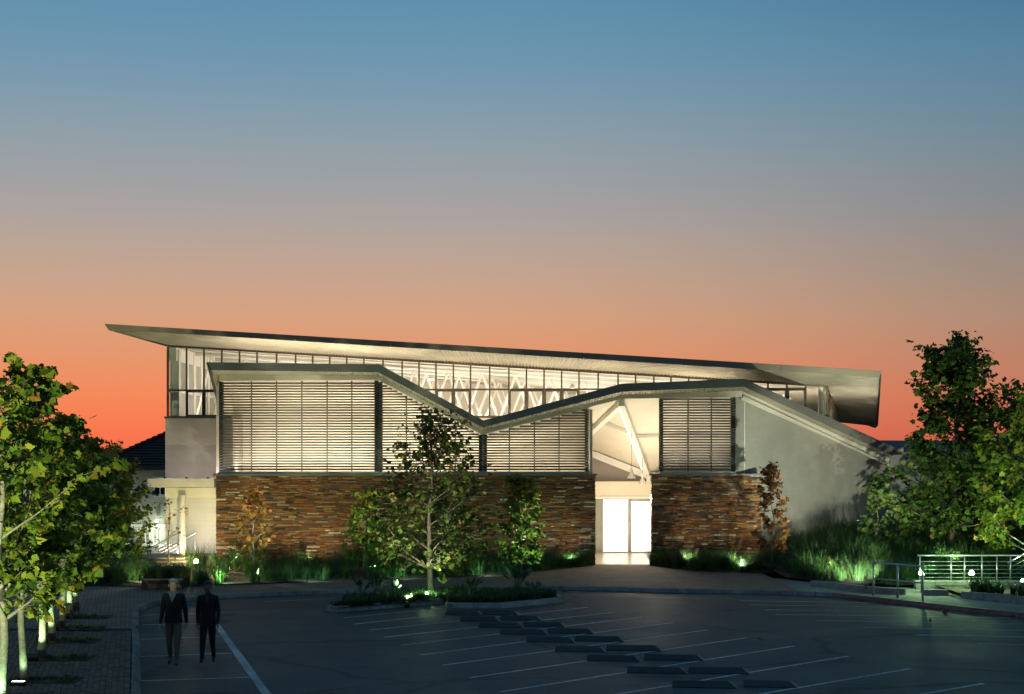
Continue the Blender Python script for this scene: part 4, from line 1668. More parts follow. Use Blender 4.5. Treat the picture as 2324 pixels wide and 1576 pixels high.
bk = MB()
gx, gy = np.linspace(9.0, 27, 19), np.linspace(46.2, 63, 15)
bv = []
for y in gy:
    for x in gx:
        fy = interp([(9.0, 50.5), (9.6, 49.5), (11.6, 47.7), (12.2, 47.6), (13.2, 47.75), (27, 47.75)], x)
        yy = max(y, fy)
        bv.append((x, yy, float(bank_h(x, yy))))
bk.add(bv, [(j * 19 + i, j * 19 + i + 1, (j + 1) * 19 + i + 1, (j + 1) * 19 + i) for j in range(14) for i in range(18)])
bk.build('bank', M_soil, kind='structure', smooth=True)
ce, hz = [], []
while len(ce) < 760:
    x = RNG.uniform(9.3, 24)
    fy = interp([(9.0, 50.7), (9.6, 49.7), (11.6, 48.0), (12.2, 47.9), (13.2, 48.1), (27, 48.1)], x)
    wy = 57.4 + max(0, (x - 8.4)) * .62 if x < 15.2 else 60.5
    y = RNG.uniform(fy + .15, wy - .3)
    if RNG.uniform() > 1.15 - .5 * (y - fy) / 9:
        continue
    hz.append(1.0 if x < 12.6 else .95)
    ce.append((x, y, float(bank_h(x, y))))
V, T, tt = tufts(ce, 62, .68, .18, .018, .95, (.15, .7), np.array(hz))
link('ornamental_grass', np_mesh('ornamental_grass', V, T, GRASSM, tt), None, label='tall ornamental grass covering the bank on the right', cat='grass', kind='stuff')
# feathery dry stalks at the top of the bank
n = 1500
x = RNG.uniform(9.0, 15.5, n)
y = 56.9 + (x - 8.4) * .58 - RNG.uniform(.2, 2.4, n)
a = RNG.uniform(0, 6.28, n)
h_ = RNG.uniform(.5, 1.25, n)
V, T, tt = blades(np.stack([x, y, bank_h(x, y)], 1), np.stack([np.cos(a), np.sin(a)], 1), h_, h_ * .35, np.full(n, .007), RNG.uniform(.8, 1, n), 3)
link('dry_stalks', np_mesh('dry_stalks', V, T, GRASSM, tt), None, label='thin dry grass stalks along the foot of the grey wall', cat='grass', kind='stuff')

# lawn on the far left
lw = MB()
lw.poly([(-40, 55.2, PH + .004), (-14.6, 55.2, PH + .004), (-14.2, 57.5, PH + .004), (-13.2, 58.2, PH + .004), (-13.2, 62.4, PH + .004), (-40, 62.4, PH + .004)])
lw.build('lawn', mat('lawn_soil', (0.03, 0.06, 0.015), 0.95, var=.4, vscale=6, bump=.5), kind='structure')
n = 9000
root = np.stack([RNG.uniform(-19, -13.4, n), RNG.uniform(55.25, 62, n), np.full(n, PH)], 1)
a = RNG.uniform(0, 6.28, n)
V, T, tt = blades(root, np.stack([np.cos(a), np.sin(a)], 1), RNG.uniform(.04, .09, n), np.full(n, .03), np.full(n, .012), RNG.uniform(.3, .8, n), 2)
link('lawn_grass', np_mesh('lawn_grass', V, T, GRASSM, tt), None, label='short mown lawn beyond the steps on the left', cat='grass', kind='stuff')

# ---------------------------------------------------------------- trees
shade = lambda lo, hi: (lambda h, rr, n: rr.uniform(lo, hi, n))
row = [(0, 1620, 6.0, 1.5), (55, 1549, 5.75, 1.55), (92, 1499, 5.15, 1.4), (119, 1459, 4.95, 1.4), (139, 1430, 4.85, 1.4), (159, 1404, 4.75, 1.4), (172, 1386, 4.5, 1.3)]
ROWB = []
lbl = ['dark foreground tree cut off by the left picture edge',
       'nearest whole street tree of the left row, with a bright floodlit trunk',
       'second floodlit street tree of the left row, its trunk strongly green lit',
       'third floodlit street tree along the brick walk, straight pale trunk',
       'fourth floodlit street tree along the brick walk, thin trunk behind a floodlight',
       'fifth street tree along the brick walk, near the bend in the kerb',
       'farthest street tree of the left row, mostly behind its neighbours']
for i, (x, y, hgt, rad) in enumerate(row):
    b = G(x, y, PH)
    ROWB.append(b)
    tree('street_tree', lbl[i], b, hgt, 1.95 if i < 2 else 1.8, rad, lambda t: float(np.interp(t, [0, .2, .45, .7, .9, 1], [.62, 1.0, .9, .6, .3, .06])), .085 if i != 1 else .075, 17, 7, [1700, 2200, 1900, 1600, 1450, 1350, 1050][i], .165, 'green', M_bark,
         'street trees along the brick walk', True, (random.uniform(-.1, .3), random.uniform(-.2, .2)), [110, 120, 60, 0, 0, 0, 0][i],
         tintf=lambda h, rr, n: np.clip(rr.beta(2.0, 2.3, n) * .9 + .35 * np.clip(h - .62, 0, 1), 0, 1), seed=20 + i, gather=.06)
# trees by the house
tree('broad_tree', 'dark bushy tree in front of the tiled house', P(246, 1262, 60), 4.1, .9, 1.5, lambda t: ellip(.1 + t * .88), .06, 15, 7, 2600, .15, 'mixed', M_bark2, None, False, seed=41)
tree('broad_tree', 'green lit young tree standing on the lawn beside the steps', G(283, 1288, PH), 2.9, .5, 0.95, lambda t: ellip(.12 + t * .86), .035, 12, 6, 1300, .12, 'green', M_bark2, None, False, seed=42)
tree('broad_tree', 'tree with brownish leaves between the street trees and the house', P(200, 1290, 55), 4.55, 1.0, 1.5, lambda t: ellip(.1 + t * .88), .06, 14, 7, 2200, .16, 'mixed', M_bark2, None, False, seed=43)
# the bare sapling by the terrace
tree('bare_sapling', 'nearly leafless sapling with a few orange leaves before the white terrace wall', G(384, 1300, PH), 2.7, .55, .8, lambda t: ellip(.25 + t * .7) * .9, .03, 10, 4, 90, .10, 'orange', M_bark2, None, False, seed=44)
# small autumn trees along the stone wall
tall = lambda t: max(.05, (min(1, (t + .15) * 2.8)) * (1 - t) ** .8 + .06)
tree('liquidambar', 'small autumn tree with pale orange leaves before the left end of the stone wall', G(575, 1311, PH), 3.15, .75, .66, tall, .03, 22, 7, 1500, .115, 'orange', M_bark, 'small autumn trees along the stone wall', False, seed=51,
     tintf=lambda h, rr, n: np.clip(.15 + .55 * h + rr.normal(0, .14, n), 0, 1))
tree('liquidambar', 'yellow green small tree touching the left side of the big island tree', G(826, 1302, PH), 3.0, .5, .82, tall, .03, 22, 8, 1900, .12, 'ygreen', M_bark, 'small autumn trees along the stone wall', False, seed=52,
     tintf=lambda h, rr, n: np.clip(.2 + .5 * h + rr.normal(0, .16, n), 0, 1))
tree('liquidambar', 'bright yellow green small tree between the island tree and the entrance', G(1183, 1309, PH), 3.55, .65, .92, tall, .03, 24, 8, 2300, .12, 'ygreen', M_bark, 'small autumn trees along the stone wall', False, seed=53,
     tintf=lambda h, rr, n: np.clip(.08 + .62 * h + rr.normal(0, .14, n), 0, 1))
tree('liquidambar', 'thin slightly hidden small tree behind the trunk of the island tree', G(992, 1309, PH), 3.2, .8, .8, tall, .03, 16, 6, 700, .13, 'mixed', M_bark, 'small autumn trees along the stone wall', False, seed=54)
tree('liquidambar', 'slender rust coloured tree before the grey side wall', G(1753, 1303, PH), 3.95, .85, .66, tall, .032, 24, 7, 1700, .11, 'rust', M_bark2, 'small autumn trees along the stone wall', False, seed=55,
     tintf=lambda h, rr, n: np.clip(.55 + rr.normal(0, .2, n), 0, 1))
# big trees on the right bank
bx, by = XA(2160, 53.5), 53.5
tree('plane_tree', 'tall dark leaning tree on the grassy bank at right, rising above the roof end', (bx, by, float(bank_h(bx, by)) - .05), 7.75, 1.05, 2.25, lambda t: float(np.interp(t, [0, .12, .33, .48, .6, .8, .93, 1], [.7, 1, .92, .66, .4, .33, .24, .05])), .12, 38, 8, 7000, .19, 'dark', M_bark2, None, True, (.15, 0), seed=61,
     tintf=lambda h, rr, n: np.clip(rr.beta(1.8, 2.6, n), 0, 1))
bx, by = XA(2335, 50.0), 50.0
tree('plane_tree', 'green floodlit tree cut off by the right picture edge', (bx, by, float(bank_h(bx, by)) - .05), 6.1, 1.0, 1.75, lambda t: ellip(.1 + t * .86), .09, 22, 8, 3600, .18, 'green', M_bark, None, True, seed=62)
bx, by = XA(2290, 57), 57.0
tree('plane_tree', 'shadowy tree behind the floodlit one at the right edge', (bx, by, float(bank_h(bx, by)) - .05), 5.9, 1.1, 2.3, lambda t: ellip(.12 + t * .84), .09, 22, 8, 3200, .2, 'dark', M_bark2, None, False, seed=63)
bx, by = XA(1992, 54.2), 54.2
tree('bare_sapling', 'spindly sapling with bare upper twigs at the left foot of the tall bank tree', (bx, by, float(bank_h(bx, by)) - .05), 2.7, .4, .7, lambda t: max(.05, 1 - t), .025, 14, 5, 420, .15, 'dark', M_bark2, None, False, seed=64,
     tintf=lambda h, rr, n: np.clip(rr.beta(2, 3, n), 0, 1))

# ---------------------------------------------------------------- planted island
IO = [(733, 1388), (759, 1391), (880, 1382), (1010, 1371.5), (1013, 1382), (1138, 1382), (1210, 1375.5), (1284, 1368), (1268, 1356), (1100, 1352), (930, 1353), (770, 1372)]
IW = [G(x, y) for x, y in IO]
isl = thing('island_kerb', (-1.5, 44, 0), None, None)
tag(isl, kind='structure')
ring, _ = resample(IW + [IW[0]], .6)
ctr = Vector((-1.6, 44.6, 0))
IH = .15


def inward(p, q, pts):
    d = (q - p).normalized()
    return Vector((-d.y, d.x, 0))


M_kerb_pale = mat('kerb_stone_pale', (0.26, 0.26, 0.245), 0.85, var=0.3, vscale=5, bump=0.3, stain=0.3)
for a, b in zip(IW, IW[1:] + [IW[0]]):
    L = (b - a).length
    k = max(1, round(L / .62))
    nn = inward(a, b, IW)
    for i in range(k):
        p, q = a + (b - a) * (i / k), a + (b - a) * ((i + 1) / k)
        kerb_solid(p, q, nn, nn, IH + random.uniform(-.008, .008), .2, bev=.10).build('kerb_stone', M_kerb_pale, isl)
so = MB()
so.poly([(p.x, p.y, IH - .02) for p in [a + (ctr - a).normalized() * .12 for a in IW]])
so.build('island_soil', M_soil, isl)


def inside(p, poly):
    c = False
    for i in range(len(poly)):
        a, b = poly[i], poly[i - 1]
        if (a.y > p[1]) != (b.y > p[1]) and p[0] < (b.x - a.x) * (p[1] - a.y) / (b.y - a.y) + a.x:
            c = not c
    return c


shr = [a + (ctr - a).normalized() * .3 for a in IW]
ce = []
while len(ce) < 620:
    p = (RNG.uniform(-5.2, 1.7), RNG.uniform(41.5, 47.2))
    if inside(p, shr):
        ce.append((p[0], p[1], IH - .02))
V, T, tt = tufts(ce, 26, .24, .11, .026, .8, (.05, .5))
link('ground_cover', np_mesh('ground_cover', V, T, GRASSM, tt), None, label='low dark leafy ground cover filling the kerbed island', cat='ground cover', kind='stuff')

ib = G(977, 1352, IH)
tree('island_tree', 'large sparse tree growing from the kerbed island before the stone wall', (ib.x, ib.y + .2, IH - .03), 5.5, 1.0, 2.1, lambda t: max(.06, min(1, (t + .16) * 2.6) * (1 - t) ** .85 + .13 * (1 - t)), .085, 30, 8, 2300, .15, 'mixed', M_bark2, None, True, (-.05, 0), seed=71,
     tintf=lambda h, rr, n: np.clip(.15 + .45 * h + rr.normal(0, .2, n), 0, 1), gather=.2)

PADM = tint_mat('paddle_leaf', [(0, (0.03, 0.075, 0.04)), (1, (0.07, 0.13, 0.06))], .4, transl=.15)


def paddle_plant(px, py, h, nl, label, broad=1.0, h0=IH):
    b = G(px, py, h0)
    T = thing('strelitzia', b, label, 'plant', 'leafy accent plants on the island')
    for k in range(nl):
        a = k * 2.4 + random.uniform(-.3, .3)
        ln = random.uniform(.15, .75)
        hh = h * random.uniform(.7, 1.05)
        d = Vector((math.cos(a), math.sin(a), 0))
        p1 = b + Vector((0, 0, hh * .5)) + d * hh * ln * .22
        p2 = b + Vector((0, 0, hh * .72)) + d * hh * ln * .45
        st = MB()
        st.tube([b + d * .02, p1, p2], [.011, .009, .007], 4, cap=False)
        mb = st
        tip = d * ln + Vector((0, 0, 1.0 - ln * .5))
        tip.normalize()
        R = leaf_frame(tip, RNG)
        L = hh * random.uniform(.42, .55)
        mb2 = [p2 + R @ Vector((vx * L * .75 * broad, vy * L, vz * L * 1.5)) for vx, vy, vz in OVAL_V]
        mb.add(mb2, [tuple(t) for t in OVAL_T])
        mb.tint = [random.uniform(0, 1)] * len(mb.v)
        mb.build('leaf', PADM, T)


paddle_plant(927 - 106, 1366, .62, 9, 'dark upright strelitzia at the left end of the island')
paddle_plant(855, 1362, .66, 10, 'spreading strelitzia second from the left end of the island')
paddle_plant(893, 1362, .55, 9, 'small strelitzia left of the island floodlight')
paddle_plant(1068, 1362, .62, 10, 'slim strelitzia right of the island tree')
paddle_plant(1174, 1356, .86, 16, 'tallest strelitzia with many blades near the right end of the island')
paddle_plant(1213, 1362, .48, 12, 'low broad leaved strelitzia at the right end of the island')

# planting strips under the street trees
for i, b in enumerate(ROWB[1:6]):
    sp = thing('tree_pit', (b.x + .28, b.y + .35, PH), ['dark planting strip round the nearest floodlit trunk', 'planting strip round the second floodlit trunk', 'planting strip with pale tufts round the third trunk',
                                                        'planting strip round the fourth trunk', 'planting strip round the fifth trunk'][i], 'planting strip', 'planting strips in the brick walk')
    so = MB()
    so.box(b.x - .35, b.x + .95, b.y - .12, b.y + .62, PH - .03, PH + .012)
    so.build('soil', M_soil, sp)
    ce = [(RNG.uniform(b.x - .32, b.x + .9), RNG.uniform(b.y + .0, b.y + .6), PH) for _ in range(34)]
    V, T, tt = tufts(ce, 16, .10, .05, .02, .9, (.3, .9))
    link('ground_cover', np_mesh('ground_cover', V, T, GRASSM, tt, org=ORIGIN[sp]), sp, kind='stuff')

# agapanthus bed on the right
RB = [G(2180, 1358, KH), G(2324, 1371, KH), G(2480, 1392, KH)]
rp_, _ = resample(RB, .55)
rb = thing('bed_edging', rp_[0], 'rough stone block edging of the strap leaved bed at the right edge', 'edging')
for i in range(len(rp_) - 1):
    kerb_solid(rp_[i], rp_[i + 1], seg_normal(rp_, i), seg_normal(rp_, i + 1), .2 + random.uniform(-.01, .01), .18, bev=.02, gap=.008).build('edging_block', M_concrete, rb)
ce = []
for _ in range(70):
    x = RNG.uniform(13.4, 19)
    y = interp([(p.x, p.y) for p in RB], x) + RNG.uniform(.35, 1.6)
    ce.append((x, y, KH + .15))
V, T, tt = tufts(ce, 26, .52, .08, .045, 1.0, (.2, .6))
link('agapanthus', np_mesh('agapanthus', V, T, GRASSM, tt), None, label='glossy strap leaved plants in the bed before the ramp railing', cat='plants', kind='stuff')
rs_ = MB()
rs_.poly([(p.x, p.y + .1, KH + .14) for p in rp_] + [(rp_[-1].x, 47.0, KH + .14), (rp_[0].x, 47.0, KH + .14)])
rs_.build('bed_soil', M_soil, kind='structure')
# =================================================================== STREET FURNITURE AND SMALL THINGS
# ---------------------------------------------------------------- wheel stops
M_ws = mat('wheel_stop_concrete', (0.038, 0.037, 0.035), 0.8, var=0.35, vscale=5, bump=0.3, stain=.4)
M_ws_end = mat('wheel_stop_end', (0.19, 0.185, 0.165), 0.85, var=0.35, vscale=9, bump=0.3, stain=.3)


def stop_mesh(L):
    """bar along +x from the origin (its front lower left corner), rounded top, end faces paler"""
    prof = [(0, 0), (0, .018), (.20, .092), (.235, .102), (.265, .102), (.30, .092), (.50, .018), (.50, 0)]
    n = len(prof)
    body, ends = MB(), MB()
    v = [(0, y, z) for y, z in prof] + [(L - .16 * z / .102, y, z) for y, z in prof]
    body.add(v, [(n + i, n + i + 1, i + 1, i) for i in range(n - 1)])
    body.add(v, [tuple(range(n))])
    ends.add([(L + .002 - .16 * z / .102, y, z) for y, z in prof], [tuple(range(n - 1, -1, -1))])
    return body.mesh('wheel_stop', M_ws), ends.mesh('end_face', M_ws_end)


WS = [(1010, 1396.5, 1088), (1044.5, 1410, 1127), (1086, 1424.5, 1181), (1135, 1439.5, 1235.5), (1194.5, 1457.5, 1296.5), (1259, 1479, 1366), (1331.5, 1500.5, 1445), (1423, 1528, 1550), (1526, 1561, 1662)]
WS2 = [(1094, 1396, 1171), (1134, 1408, 1222), (1185, 1423, 1276), (1242, 1438, 1341), (1304, 1456, 1408), (1376, 1477, 1493), (1462, 1499, 1588), (1563, 1529, 1692), (1688, 1560, 1800)]
rown = ['row closest to the island', 'second row from the island', 'third row from the island', 'fourth row from the island', 'middle row of the car park', 'sixth row from the island', 'seventh row from the island',
        'last full row before the picture bottom', 'row cut by the picture bottom']
for r in range(9):
    for side, (x, y, xe) in (('left', WS[r]), ('right', WS2[r])):
        a = G(x, y)
        Lw = (xe - x) * a.y / FPX * 1.03 + .05
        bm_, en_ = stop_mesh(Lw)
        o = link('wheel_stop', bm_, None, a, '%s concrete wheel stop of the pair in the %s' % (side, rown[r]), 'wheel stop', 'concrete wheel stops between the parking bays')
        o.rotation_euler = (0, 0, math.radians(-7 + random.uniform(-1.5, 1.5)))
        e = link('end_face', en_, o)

# ---------------------------------------------------------------- railings on the right


def railing(name, label, posts, top_h, rails, r_top=.024, r_post=.02, r_rail=.008, over=.08, m=None, cat='railing'):
    """posts: list of base points; rails: heights of the horizontal bars"""
    m = m or M_steel
    T = thing(name, posts[0], label, cat)
    for p in posts:
        MB().tube([p, p + Vector((0, 0, top_h))], r_post, 10).build('post', m, T, smooth=True)
    d = (posts[-1] - posts[0]).normalized()
    MB().tube([posts[0] - d * over + Vector((0, 0, top_h))] + [p + Vector((0, 0, top_h)) for p in posts[1:-1]] + [posts[-1] + d * over + Vector((0, 0, top_h))], r_top, 10).build('handrail', m, T, smooth=True)
    for h in rails:
        MB().tube([p + Vector((0, 0, h)) for p in posts], r_rail, 6).build('rail', m, T, smooth=True)
    return T


M_galv = mat('galvanised_tube', (0.42, 0.46, 0.50), 0.45, metal=.35, var=.12)
fp = [G(1982, 1352, KH), G(2037, 1357.5, KH), G(2094, 1363.5, KH)]
railing('handrail', 'short two bar grey handrail standing on the red kerb', fp, .97, [.5], .032, .032, .024, .03, M_galv)
ZW = 47.0
RBH = HA(1318, ZW)
bp = [P(x, 1318, ZW) for x in (2088, 2158.5, 2189, 2228.5, 2262.6, 2293.5, 2340, 2390)]
railing('ramp_railing', 'long shiny steel railing with five thin bars along the ramp wall', bp, HA(1261, ZW) - RBH, [HA(y, ZW) - RBH for y in (1275, 1284, 1292.7, 1301.8, 1311)], .026, .022, .008, .08)
# a sloping one behind at the picture edge
sp_ = [P(2288, 1312, 49), P(2330, 1290, 49), P(2400, 1252, 49)]
T = thing('stair_railing', sp_[0], 'sloping steel stair railing behind the ramp at the right edge', 'railing')
for p in sp_:
    MB().tube([p + Vector((0, 0, -.5)), p + Vector((0, 0, .5))], .02, 8).build('post', M_steel, T)
for h, r in ((.5, .026), (.3, .008), (.15, .008), (0, .008), (-.15, .008), (-.3, .008)):
    MB().tube([p + Vector((0, 0, h)) for p in sp_], r, 8).build('rail', M_steel, T)
# ramp wall with tiles
M_rtile = mat('dark_ramp_tile', (0.10, 0.11, 0.11), .55, var=.25, vscale=3, bump=.2)
rw = thing('ramp_wall', P(2078, 1339, ZW), 'low wall of dark square tiles under the ramp railing', 'wall')
z0, z1 = KH - .02, RBH - .03
xe0, xe1 = XA(2078, ZW), XA(2400, ZW)
MB().box(xe0 + .01, xe1, ZW - .0, ZW + .25, z0, z1).build('core', M_concrete, rw)
MB().box(xe0 - .01, xe1 + .02, ZW - .04, ZW + .27, z1, z1 + .03).build('coping', M_concrete, rw)
x = xe0
while x < xe1 - .1:
    MB().box(x + .005, min(x + .292, xe1), ZW - .025, ZW, z0, z1 - .004).build('tile', M_rtile, rw)
    x += .3
# blocks of the lower kerb before it
lowk = [P(2096, 1358, 45.3), P(2179, 1359, 45.1)]
for p in lowk:
    p.z = KH
lk, _ = resample(lowk, .36)
lkt = thing('step_edging', lk[0], 'short row of grey blocks across the foot of the ramp', 'edging')
for i in range(len(lk) - 1):
    kerb_solid(lk[i], lk[i + 1], Vector((0, 1, 0)), Vector((0, 1, 0)), .16, .2, bev=.01, gap=.004).build('edging_block', M_concrete, lkt)

# ---------------------------------------------------------------- stair railings on the left
for (xt, yt, xb, yb, lab) in ((404, 1211, 332, 1250, 'front sloping steel railing of the terrace steps'), (442, 1211, 372, 1249, 'rear sloping steel railing of the terrace steps, right of the round column')):
    zz = 56.4 if xt < 420 else 57.2
    a, b = P(xt, yt, zz), P(xb, yb, zz)
    T = thing('stair_railing', (b.x, b.y, PH), lab, 'railing', 'stair railings by the white terrace')
    hd_ = a.z - TE
    for p, zb in ((a, TE), (b, b.z - hd_)):
        MB().tube([(p.x, p.y, zb), p], .022, 8).build('post', M_steel, T)
    MB().tube([b - (a - b).normalized() * .12, a + (a - b).normalized() * .04], .03, 8).build('handrail', M_steel, T)
    for k in range(1, 6):
        dz = Vector((0, 0, -hd_ * k / 6.3))
        MB().tube([b + dz, a + dz], .008, 6).build('rail', M_steel, T)

# ---------------------------------------------------------------- stone planter on the left
pa = G(319, 1339, PH)
pl = thing('stone_planter', (pa.x, pa.y, PH), 'low brown stone planter with a pale coping at the corner of the bed', 'planter')
M_pst = tint_mat('planter_stone', [(0, (0.05, 0.03, 0.02)), (.5, (0.13, 0.07, 0.04)), (1, (0.24, 0.14, 0.08))], .85, noise=.4, nscale=8, bump=.5)
w0, w1, py0, py1 = pa.x + .02, pa.x + 1.25, pa.y, pa.y + 1.4
MB().box(w0 + .03, w1 - .03, py0 + .04, py1, PH, PH + .29).build('core', M_grout, pl)
z = PH
while z < PH + .27:
    x = w0
    h = random.choice([.055, .07, .09])
    h = min(h, PH + .29 - z)
    while x < w1 - .05:
        l = random.uniform(.15, .35)
        if x + l > w1 - .1:
            l = w1 - x
        mb = MB()
        mb.box(x + .004, x + l - .004, py0 + random.uniform(0, .02), py0 + .06, z + .003, z + h - .003, tint=random.uniform(0, 1))
        mb.build('stone', M_pst, pl)
        x += l
    z += h
MB().box(w0 - .03, w1 + .03, py0 - .03, py0 + .2, PH + .29, PH + .335).build('coping', M_concrete, pl)
MB().box(w0, w1, py0 + .2, py1, PH + .28, PH + .31).build('soil', M_soil, pl)
ce = [(RNG.uniform(w0 + .1, w1 - .05), RNG.uniform(py0 + .3, py1), PH + .3) for _ in range(26)]
V, T_, tt = tufts(ce, 90, .55, .14, .014, 1.1, (.35, .85))
link('fountain_grass', np_mesh('fountain_grass', V, T_, GRASSM, tt, org=(w0, py0, PH)), None, Vector((w0, py0, PH)), 'arching brownish grass spilling from the low stone planter', 'grass', None, 'stuff')

# ---------------------------------------------------------------- pendant lamps in the entrance
for i, (x, yb, yt, zz, s, lab) in enumerate(((1433.5, 1086, 953, 59.2, 9.6, 'front white cone pendant lamp hanging in the entrance, the higher one'), (1458, 1099, 1036, 62.5, 8.7, 'rear white cone pendant lamp hanging lower in the entrance, by the wall end'))):
    c = P(x, yb, zz)
    R_ = s * zz / FPX
    T = thing('pendant_lamp', c, lab, 'pendant lamp', 'pendant lamps in the entrance')
    MB().lathe(c, [(R_ * 1.0, 0), (R_ * .98, .03), (R_ * .3, .24), (R_ * .3, .25)], 18).build('lamp_shade', M_white, T)
    MB().lathe(c, [(R_ * .34, .255), (R_ * .34, .40), (R_ * .1, .41)], 14).build('lamp_cap', M_white, T)
    MB().lathe(c, [(R_ * .93, .012), (.001, .011)], 16).build('diffuser', emat('pendant_glow', (1, .95, .85), 5.0), T)
    MB().tube([c + Vector((0, 0, .4)), (c.x, c.y, HA(yt, zz))], .007, 5).build('cable', M_darkmetal, T)
    lamp('pendant_light', 'POINT', c + Vector((0, 0, -.08)), 24, (1, .88, .7), T, .06)

# ---------------------------------------------------------------- floodlights under the street trees
GREENW = (0.62, 1.0, 0.50)
fl_lab = ['floodlight with a bright strip of light showing at the nearest trunk', 'black floodlight box before the second trunk of the row', 'black floodlight box before the third trunk of the row',
          'black floodlight box before the fourth trunk of the row', 'black floodlight box before the fifth trunk of the row', 'black floodlight box before the farthest trunk of the row']


def floodlight(loc, label, power, col, group='floodlights at the street trees', tilt=58, spot=115, aim=None, w=.2, size=.06):
    loc = Vector(loc)
    T = thing('floodlight', loc, label, 'floodlight', group)
    ca, sa = math.cos(math.radians(tilt)), math.sin(math.radians(tilt))
    # box tilted back so that its glass faces up and away from the viewer
    def loc2(x, y, z):
        return loc + Vector((x, y * sa + z * ca, .11 - y * ca + z * sa))
    mb = MB()
    pr = [(-.09, 0), (.09, 0), (.09, .10), (.05, .13), (-.05, .13), (-.09, .10)]
    v = [loc2(-w / 2, p[0], p[1] - .05) for p in pr] + [loc2(w / 2, p[0], p[1] - .05) for p in pr]
    mb.add(v, [(0, 1, 2, 3, 4, 5), (11, 10, 9, 8, 7, 6)] + [((i + 1) % 6, i, 6 + i, 6 + (i + 1) % 6) for i in range(6)])
    mb.build('housing', M_black, T)
    em = MB()
    zl_ = .083 if tilt > 80 else .078
    e = [loc2(-w / 2 + .02, -.05, zl_), loc2(w / 2 - .02, -.05, zl_), loc2(w / 2 - .02, .05, zl_), loc2(-w / 2 + .02, .05, zl_)]
    em.add(e, [(0, 1, 2, 3)])
    em.build('lens', emat('flood_glass', (.85, 1.0, .8), 14.0), T)
    for x_ in (loc.x - w / 2 - .009, loc.x + w / 2 + .009):
        MB().box(x_ - .006, x_ + .006, loc.y - .02, loc.y + .02, loc.z, loc.z + .17).build('bracket', M_black, T)
    L0 = loc2(0, 0, .16)
    tgt = aim if aim is not None else L0 + Vector((0, .55, 1.5))
    lamp('flood_lamp', 'SPOT', L0, power, col, T, size, tgt, spot, .7)
    return T


for i, b in enumerate(ROWB[1:]):
    dx = [.0, .0, -.05, -.02, .02, 0][i]
    loc = (b.x + dx, b.y - (.52 if i else .34), PH + (.02 if i else -.12))
    floodlight(loc, fl_lab[i], [50, 150, 110, 90, 80, 80][i], GREENW if i != 1 else (.66, 1.0, .45), aim=Vector((b.x + .15, b.y + .28, PH + 2.2)), w=.26, tilt=90 if i == 0 else 60, spot=112, size=.05 if i == 0 else .012)
b = ROWB[0]
floodlight((b.x + .1, b.y - .45, PH), 'floodlight of the dark trunk at the left edge, below the picture', 110, GREENW, aim=Vector((b.x - .2, b.y + .9, PH + 2.6)), w=.26, spot=90)
for (fx_, fy_, pw, aim, lab) in ((-9.0, 13.5, 18000, (-9.6, 27, 4.1), 'added floodlight outside the view, aimed along the tree row crowns'), (-11.0, 14.5, 13000, (-10.9, 30, 4.1), 'second added floodlight outside the view, on the outer side of the tree row')):
    floodlight((fx_, fy_, PH), lab, pw, (.93, 1.0, .52), aim=Vector(aim), w=.26, spot=32)  # added floods out of view, lighting the crowns from the front

# ---------------------------------------------------------------- small round garden lights


def garden_light(loc, label, power, col, hgt=.28, glow=30.0, r=.055, spot=None, aim=None, group='garden spike lights'):
    loc = Vector(loc)
    T = thing('garden_light', loc, label, 'garden light', group)
    MB().tube([loc, loc + Vector((0, 0, hgt))], .014, 8).build('spike', M_black, T)
    c = loc + Vector((0, 0, hgt))
    MB().lathe(c, [(r * .6, -.02), (r * 1.05, 0), (r * 1.05, .02), (r * .9, .025)], 14).build('housing', M_black, T)
    em = MB()
    em.lathe(c, [(r * .95, .02), (r * .9, r * .8), (r * .5, r * 1.5), (.001, r * 1.7)], 14)
    em.build('lens', emat('garden_glow_%d' % int(col[0] * 100), col, glow) if glow > 5 else M_black, T)
    if spot:
        lamp('garden_lamp', 'SPOT', c + Vector((0, 0, r * 2.4)), power, col, T, .008 if glow < 5 else .04, aim, spot, .6)
    else:
        lamp('garden_lamp', 'POINT', c + Vector((0, 0, r * 2.6)), power, col, T, .05)
    return T


YELW = (1.0, .80, .36)
g = P(445, 1279, 53.2)
garden_light((g.x, g.y, g.z - .5), 'yellow shining garden light in the grass below the terrace', 420, YELW, .5, 60, .085)
g = P(969, 1350, 44.3)
garden_light((g.x, g.y, IH - .02), 'tiny green white garden light at the foot of the island tree', 40, (.62, 1.0, .5), .1, 50, .05)
g = P(2091, 1306, 46.2)
garden_light((g.x, g.y, KH), 'bright white green garden light behind the end of the short handrail', 85, (.60, 1.0, .45), g.z - KH, 60, .085)
g = P(2205, 1306, 46.0)
garden_light((g.x, g.y, KH), 'bright white green garden light between the ramp railing and the strap leaved plants', 110, (.60, 1.0, .45), g.z - KH, 60, .085)
g = P(2321, 1322, 44.5)
garden_light((g.x, g.y, KH), 'garden light half cut by the right picture edge', 60, (.55, 1.0, .5), g.z - KH, 40, .06, 150, g + Vector((-1.0, .9, 0)))
g = P(1236, 1150, 64.6)
